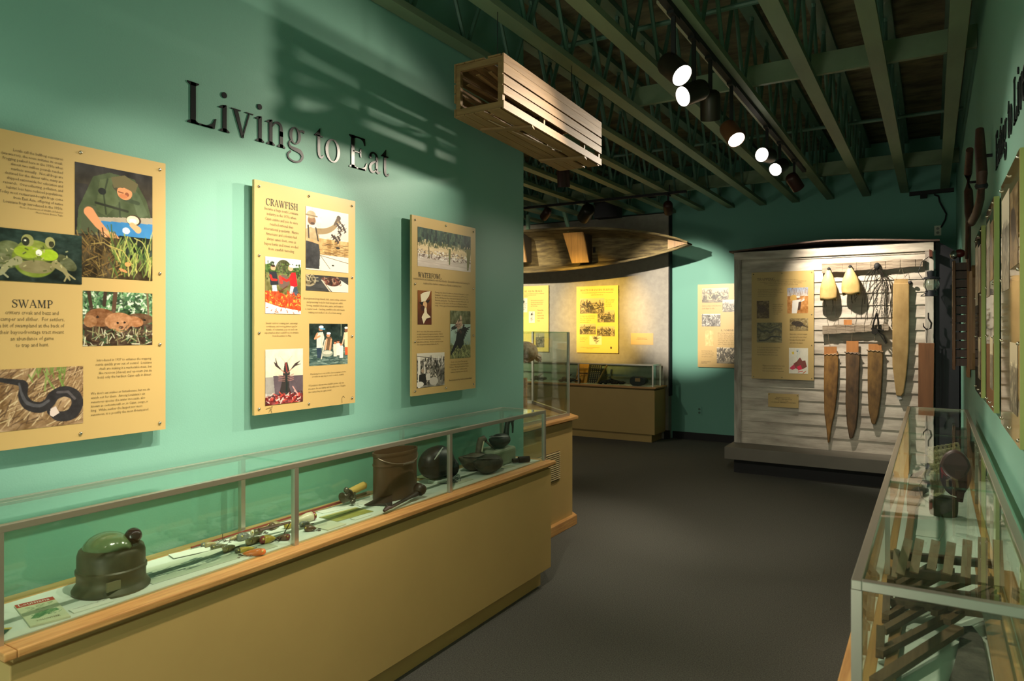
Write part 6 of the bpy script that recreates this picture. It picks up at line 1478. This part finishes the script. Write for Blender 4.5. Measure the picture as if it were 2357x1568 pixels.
# papers round the decoys
sheet((988,1104), (1032,1090), .10, 'label_card', 'yellowish folded leaflet below the black decoy', mat('leaflet_yellow', (.52,.50,.30), .6), group='label cards in the long case')
sheet((1052,1116), (1090,1104), .045, 'label_card', 'small red edged card in front of the grey brown duck decoy', CARD, th=.003, group='label cards in the long case')
sheet((1150,1080), (1186,1074), .05, 'label_card', 'pale card between the decoys and the duck call', CARD, th=.002, group='label cards in the long case')
sheet((900,1152), (960,1140), .05, 'label_card', 'flat card hidden partly behind the scoop bowl', CARDW, z=ZF+.002, group='label cards in the long case') if False else None
m = MB(); c = fl(1048, 1112); rr = random.Random(4)
for k in range(26):
    p = c+Vector((rr.uniform(-.02,.02), rr.uniform(-.03,.03), .004+rr.uniform(0,.03))); d = Vector((rr.uniform(-.02,.02), rr.uniform(-.02,.02), rr.uniform(-.01,.015))); e_ = p+d; e_.z = max(e_.z, ZF+.002); m.tube([p, (p+e_)/2+Vector((0,0,.006)), e_], .0016, 4)
solo(m, 'snell_lines', mat('grey_line', (.12,.13,.12), .6), 'tangle of grey line and weights in front of the black decoy', 'tangle', c)
m = MB(); cc = [fl(u, v)+Vector((0,0,.003)) for u, v in ((1004,1092),(1003,1106),(1012,1114),(1028,1115),(1042,1112))]
solo(m.tube(cc, .0014, 5), 'loose_line', mat('dark_line', (.04,.05,.05), .6), 'thin dark line curling left of the grey tangle', 'line', cc[0])
# ================================================================== things in the right case
def fr_(u, v, z=ZF): return PZ(u, v, z)
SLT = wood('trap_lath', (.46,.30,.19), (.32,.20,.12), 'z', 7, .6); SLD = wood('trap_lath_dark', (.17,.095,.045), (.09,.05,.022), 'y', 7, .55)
T = thing('slat_trap', 'collapsed wooden slat trap in the near end of the right glass case', 'slat trap', (.03, 1.9, ZF))
YU = 2.14
ups = [(2064,1266,2058,1330),(2091,1242,2071,1322),(2117,1242,2103,1318),(2154,1246,2143,1312),(2190,1250,2180,1322),(2227,1244,2222,1330),(2262,1238,2262,1342),(2296,1244,2318,1352)]
for k, (ut, vt, ub, vb) in enumerate(ups):
    a, b = PY(ut, vt, YU+.03), PY(ub, vb, YU-.02)
    b.z = max(b.z, ZF+.035); wv = .014 if k in (0,) else .021
    if a.x > .142: a.x = .142
    if b.x > .142: b.x = .142
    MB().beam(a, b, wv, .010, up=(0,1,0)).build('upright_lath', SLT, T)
for z_ in (.045, .085, .13, .175):
    a = Vector((-.10, YU+.03, ZF+z_)); b = Vector((.15, YU+.045, ZF+z_+.012))
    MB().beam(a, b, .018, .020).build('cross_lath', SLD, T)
dk_bars = [(2046,1334,2108,1296,.050),(2058,1352,2150,1300,.055),(2040,1362,2140,1318,.045),(2074,1372,2190,1312,.060),(2098,1382,2232,1336,.055),(2150,1412,2282,1350,.050),(2180,1432,2330,1368,.045),
           (2024,1418,2110,1378,.030),(2018,1450,2160,1380,.032),(2006,1500,2196,1412,.030),(1990,1566,2206,1448,.024)]
for k, (ua, va, ub, vb, z_) in enumerate(dk_bars):
    a, b = fr_(ua, va, ZF+z_), fr_(ub, vb, ZF+z_+.012)
    for q in (a, b): q.x = min(.145, max(-.108, q.x)); q.y = max(1.565, q.y)
    wv = .026 if k > 9 else .018
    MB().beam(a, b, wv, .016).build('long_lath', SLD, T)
for (ua, va, ub, vb) in ((2030,1358,2022,1430),(2050,1330,2026,1372),(2020,1440,2000,1510)):
    a, b = fr_(ua, va, ZF+.075), fr_(ub, vb, ZF+.012)
    for q in (a, b): q.x = min(.145, max(-.108, q.x)); q.y = max(1.565, q.y)
    MB().beam(a, b, .018, .018).build('end_lath', SLD, T)
MB().tube([fr_(2254,1180,ZF+.02), fr_(2262,1300,ZF+.02)], .004, 5) if False else None
# long shaft and boards
WBR = wood('shaft_wood', (.33,.17,.065), (.20,.10,.035), 'y', 5, .5)
a, b = fr_(2022, 1330), fr_(2093, 1055)
T = thing('wooden_paddle', 'long brown wooden paddle lying along the aisle side of the right glass case', 'paddle', (-.082, 3.0, ZF))
MB().beam((-.084, 1.75, ZF+.012), (-.076, 3.5, ZF+.012), .026, .020).build('shaft', WBR, T, bevel=.004)
MB().prism([(-.084-.012,3.45),(-.084+.018,3.45),(-.050,3.75),(-.045,4.15),(-.062,4.32),(-.092,4.32),(-.108,4.15),(-.106,3.75)], Fr((0,0,ZF+.003), (1,0,0), (0,0,1), (0,1,0)), 0, .014).build('blade', WBR, T, bevel=.004)
T = thing('wooden_plank', 'orange brown board lying by the wall side of the right glass case', 'board', (.135, 2.0, ZF))
MB().box(.118, .155, 1.6, 2.75, ZF+.0006, ZF+.014).build('board', wood('plank_orange', (.40,.19,.055), (.28,.13,.04), 'y', 5, .5), T, bevel=.002)
PELT = mat('grey_pelt', (.13,.105,.085), .9, c2=(.06,.048,.04), scale=18, bump=.9, bscale=90)
pts = [(2215,1452),(2238,1450),(2262,1480),(2285,1530),(2300,1600),(2170,1620),(2196,1540)]
P2 = [fr_(u, v) for u, v in pts]; P2 = [(min(.11, max(-.1, q.x)), max(1.57, q.y)) for q in P2]
T = thing('grey_pelt', 'grey furry pelt lying under the slat trap near the front end of the right case', 'pelt', (P2[0][0], P2[0][1], ZF))
MB().prism(P2, Fr((0,0,ZF+.0005), (1,0,0), (0,0,1), (0,1,0)), 0, .012).build('fur', PELT, T, bevel=.003)
def pole(x0, y0, x1, y1): pass
# woven palmetto net and hat
WEAVE = mat('palmetto_weave', (.78,.70,.42), .8, c2=(.50,.42,.24), scale=28, stretch=(1,1,2.5), bump=.9, bscale=60)
def rc(u, v, y): return PY(u, v, y)
T = thing('woven_mat', 'cream coloured looped woven netting draped in the middle of the right glass case', 'netting', (.03, 3.52, ZF))
rows = [((2136,1038),(2206,1024)),((2138,1052),(2208,1036)),((2141,1066),(2204,1050)),((2143,1080),(2200,1064)),((2144,1094),(2196,1078)),((2146,1108),(2178,1096)),((2148,1122),(2172,1112)),((2150,1134),(2168,1126))]
m = MB(); ns = MB()
for i, (a, b) in enumerate(rows):
    A_, B_ = rc(*a, 3.60-.025*i), rc(*b, 3.60-.025*i); A_.z = min(A_.z, 1.035); B_.z = min(B_.z, 1.035); n = 7
    A_.x = max(A_.x, -.11); B_.x = min(B_.x, .15)
    for k in range(n):
        q = A_.lerp(B_, (k+.5)/n); q.z = max(q.z, ZF+.01)
        pts = [q+Vector((.011*math.cos(t_), .004*math.sin(t_*2), .014*math.sin(t_))) for t_ in np.linspace(0, 2*PI, 7)]
        m.tube(pts, .0055, 5)
m.build('looped_cords', WEAVE, T)
m = MB(); f = [(rc(*a, 3.612-.025*i), rc(*b, 3.612-.025*i)) for i, (a, b) in enumerate(rows)]
vs = []
for A_, B_ in f: vs += [Vector((max(A_.x,-.11), A_.y, min(1.03, max(A_.z, ZF+.002)))), Vector((min(B_.x,.15), B_.y, min(1.03, max(B_.z, ZF+.002))))]
vs2 = [v+Vector((0,.006,0)) for v in vs]; n = len(vs)
m.add(vs+vs2, [(2*i,2*i+1,2*i+3,2*i+2) for i in range(n//2-1)]+[(n+2*i,n+2*i+2,n+2*i+3,n+2*i+1) for i in range(n//2-1)]+[(2*i,2*i+2,n+2*i+2,n+2*i) for i in range(n//2-1)]+[(2*i+1,n+2*i+1,n+2*i+3,2*i+3) for i in range(n//2-1)]+[(0,n,n+1,1),(n-2,n-1,2*n-1,2*n-2)])
m.build('woven_backing', WEAVE, T)
ROPE = mat('rope_fibre', (.36,.29,.16), .9, c2=(.16,.12,.06), scale=30)
m = MB(); q = lambda u, v, y=3.3: rc(u, v, y)
for k in range(9):
    u = 2144+3.4*k; m.tube([q(u,1092), q(u+2*math.sin(k),1112), q(u-1+2*math.cos(k*2),1134)], [.006,.005,.004], 5)
m.tube([q(2120,1097), q(2132,1084), q(2146,1078)], .005, 6)
T2 = solo(m, 'rope_fringe', ROPE, 'bundle of tan rope ends hanging below the woven netting', 'rope', q(2155,1134), smooth=True)
HATM = mat('dark_leather', (.022,.014,.012), .5, c2=(.045,.018,.014), scale=6)
T = thing('leather_powder_bag', 'dark rounded leather bag shape with a red ribbon leaning in the right case', 'bag', (.085, 3.05, ZF))
pts = []
for k in range(20):
    a = 2*PI*k/20; pts.append((.050*math.cos(a), .078*math.sin(a)*(1.15 if math.sin(a) < 0 else 1)))
fr = Fr(PY(2199, 1086, 3.0), (1,0,0), (0,-1,0)); zc = fr.o.z
pts = [(a, max(b, ZF+.003-zc)) for a, b in pts]
MB().prism(pts, fr, -.028, .012).build('bag_body', HATM, T, bevel=.008, smooth=True)
MB().tube([q(2182,1120,2.97), q(2180,1106,2.965), q(2190,1100,2.96), q(2202,1106,2.965), q(2204,1122,2.97)], .005, 6).build('bag_rim', mat('rim_tan', (.3,.22,.13), .7), T, smooth=True)
MB().tube([q(2166,1076,2.96), q(2170,1088,2.955), q(2180,1096,2.955)], [.006,.010,.004], 6, .5).tube([q(2170,1086,2.955), q(2168,1100,2.955)], [.006,.003], 6, .5).build('red_ribbon', mat('red_cloth', (.45,.012,.02), .6), T, smooth=True)
BRN = mat('brown_cloth_right', (.06,.032,.022), .8)
MB().tube([PY(2210,1082,2.99), PY(2212,1120,2.99), PY(2209,1155,2.99)], [.018,.014,.010], 8).build('bag_strap', BRN, T, smooth=True)
# stump
STM = mat('stump', (.14,.125,.075), .9, c2=(.065,.06,.038), scale=14, bump=1, bscale=50)
c = fr_(2172, 1192); c.z = ZF
T = thing('wooden_mortar', 'squat grey green wooden mortar with a dark hollow top in the right glass case', 'mortar', (c.x+.0, c.y+.05, ZF))
rr = random.Random(3); pr = []
cx_, cy_ = c.x, c.y+.055
MB().lathe([(0,0),(.050,0),(.053,.02),(.054,.062),(.050,.075),(.044,.072),(.040,.058),(0,.055)], (cx_,cy_,ZF), 20).build('mortar_body', STM, T, smooth=True)
MB().lathe([(0,.060),(.039,.0605)], (cx_,cy_,ZF), 20).build('dark_hollow', mat('hollow', (.012,.022,.018), .6), T)
for bl, br_, dp, lb in (((2095,1170),(2124,1172),.06,'pale card left of the wooden mortar'), ((2207,1196),(2262,1200),.05,'pale card right of the wooden mortar'), ((2100,1232),(2160,1236),.10,'pale green card in front of the wooden mortar'), ((2118,1386),(2160,1378),.09,'ribbed cream card seen through the slat trap'), ((2060,1452),(2100,1440),.035,'white strip card under the lower laths of the slat trap')):
    a, b = fr_(*bl), fr_(*br_); a.x = max(a.x, -.1); b.x = min(b.x, .11); w = max(.02, b.x-a.x)
    fr = Fr((a.x, a.y, ZF+.0018), (1,0,0), (0,0,1), (0,1,0)); T = thing('label_card', lb, 'card', (a.x, a.y, ZF), 'label cards in the right case')
    MB().rect(fr, 0, w, 0, dp, -.0014, 0).build('paper', CARDW, T)
    text_block(fr, ['Trap and tools of the','marsh trapper'], .004, dp-.012, .008, 'L', w*.8, 1.3, m=INKM, parent=T, h=.0006, name='print')
# dark iron tools on the far floor of the case
m = MB(); g = lambda u, v, z=.02: fr_(u, v, ZF+z)
m.tube([g(2102,1098), g(2118,1090), g(2138,1080)], [.014,.012,.010], 8).tube([g(2100,1140), g(2112,1132), g(2134,1128)], [.018,.024,.010], 8)
T = solo(m, 'iron_spade_trap', mat('grey_iron', (.075,.055,.045), .6, c2=(.035,.028,.025), scale=20), 'grey brown iron tool lying left of the woven netting', 'iron tool', g(2118,1095,0), smooth=True)
m = MB(); m.lathe([(.028,-.01),(.036,-.004),(.036,.004),(.028,.010),(.022,0)], g(2128,1112,.012), 20).tube([g(2122,1118,.01), g(2140,1116,.01)], .006, 6)
solo(m, 'round_trap', mat('trap_dark', (.03,.022,.018), .5, metal=.3), 'small round steel trap with a coiled edge beside the rope fringe', 'trap', g(2128,1112,0), smooth=True)
m = MB(); a, b = PY(2180, 1013, 4.3), PY(2236, 985, 4.6); a.z = max(ZF+.02, min(a.z, 1.03)); b.z = min(b.z, 1.03)
a = Vector((.02, 4.1, ZF+.02)); b = Vector((.13, 4.75, ZF+.10))
solo(m.tube([a, b], .006, 6), 'thin_cane', mat('cane', (.28,.2,.13), .6), 'thin cane slanting across the far end of the right glass case', 'stick', a, smooth=True)
m = MB().box(-.03, .14, 4.35, 4.95, ZF+.0006, ZF+.05)
solo(m, 'dark_box', mat('dark_green_box', (.022,.028,.024), .6), 'low dark box at the far end of the right glass case', 'box', (.05, 4.6, ZF), bevel=.004)

# ================================================================== things on the right wall
RW = wood('red_brown_wood', (.20,.085,.035), (.10,.04,.018), 'z', 5, .5); RWD = wood('dark_red_wood', (.075,.028,.018), (.04,.016,.011), 'z', 5, .5)
T = thing('wooden_trough', 'tall narrow wooden box with curved side boards hung on the right wall beyond the panels', 'wooden box', (.20, 6.0, 1.22))
def curved(x0, x1, y0, y1, z0, z1, mt, nm):
    m = MB(); n = 12; pts = []
    for k in range(n+1):
        f = k/n; pts.append((f, math.sin(PI*f)**.6))
    # board in the y-z plane, width swells in the middle
    fr = Fr((x0, 0, 0), (0,-1,0), (-1,0,0))
    L_ = [(-(y1 if True else 0)-.05*s_, z0+(z1-z0)*f) for f, s_ in pts]; R_2 = [(-y0+.02*s_, z0+(z1-z0)*f) for f, s_ in pts]
    m.prism(L_+R_2[::-1], fr, -(x1-x0), 0)
    return m.build(nm, mt, T, bevel=.003)
curved(.120, .137, 5.86, 6.02, 1.25, 2.03, RW, 'front_side_board')
curved(.205, .225, 5.86, 6.02, 1.20, 2.08, wood('trough_back', (.34,.15,.05), (.2,.09,.03), 'z', 5, .5), 'back_side_board')
for k in range(12):
    z_ = 1.28+.062*k; MB().box(.137, .205, 5.87, 6.03, z_, z_+.052).build('dark_slat', RWD, T)
MB().ell((.165, 5.93, 2.085), (.035,.035,.030), 14, 10).build('red_knob', mat('red_knob', (.10,.012,.010), .4), T, smooth='all')
MB().ell((.130, 5.92, 2.075), (.026,.026,.032), 14, 10).build('glass_knob', mat('silver_knob', (.35,.36,.34), .12, metal=.9), T, smooth='all')
T = thing('flat_wooden_board', 'flat pale brown pointed board on the right wall next to the lime edged panels', 'board', (.21, 5.2, 1.25))
MB().prism([(-5.0,1.30),(-4.95,1.4),(-4.95,1.85),(-5.05,1.93),(-5.35,1.90),(-5.40,1.5),(-5.33,1.28)], Fr((.200,0,0), (0,-1,0), (-1,0,0)), -.028, 0).build('board', wood('flat_board', (.24,.13,.05), (.14,.07,.03), 'z', 5, .6), T, bevel=.003)
MB().tube([(.19, 5.12, 1.90), (.19, 5.12, 2.35)], .010, 8).build('rod', RWD, T, smooth=True)
T = thing('ox_yoke', 'dark red wooden forked yoke hanging high on the right wall', 'yoke', (.19, 4.6, 2.1))
q = lambda u, v, x=.185: PX(u, v, x)
MB().tube([q(2255,298), q(2256,340), q(2260,400), q(2259,432)], [.017,.022,.022,.018], 12).tube([q(2259,425), q(2256,460), q(2247,492), q(2236,512)], [.014,.017,.020,.022], 12).build('near_arm', RWD, T, smooth=True)
MB().tube([q(2232,345,.175), q(2228,400,.175), q(2229,440,.175), q(2231,490,.175), q(2235,514,.18)], [.018,.021,.022,.023,.022], 12).build('far_arm', RWD, T, smooth=True)
MB().tube([q(2228,500,.17), q(2226,560,.17), q(2225,595,.17)], [.012,.010,.010], 8).build('handle', RWD, T, smooth=True)
MB().lathe([(.022,-.012),(.026,0),(.022,.012)], q(2259,428), 16).build('iron_collar', BLACKM, T, smooth=True)
for (u, v) in ((2257,360),(2230,420)):
    p = q(u, v); MB().tube([p, Vector((XR-.001, p.y, p.z))], .008, 6).build('wall_peg', BLACKM, T)
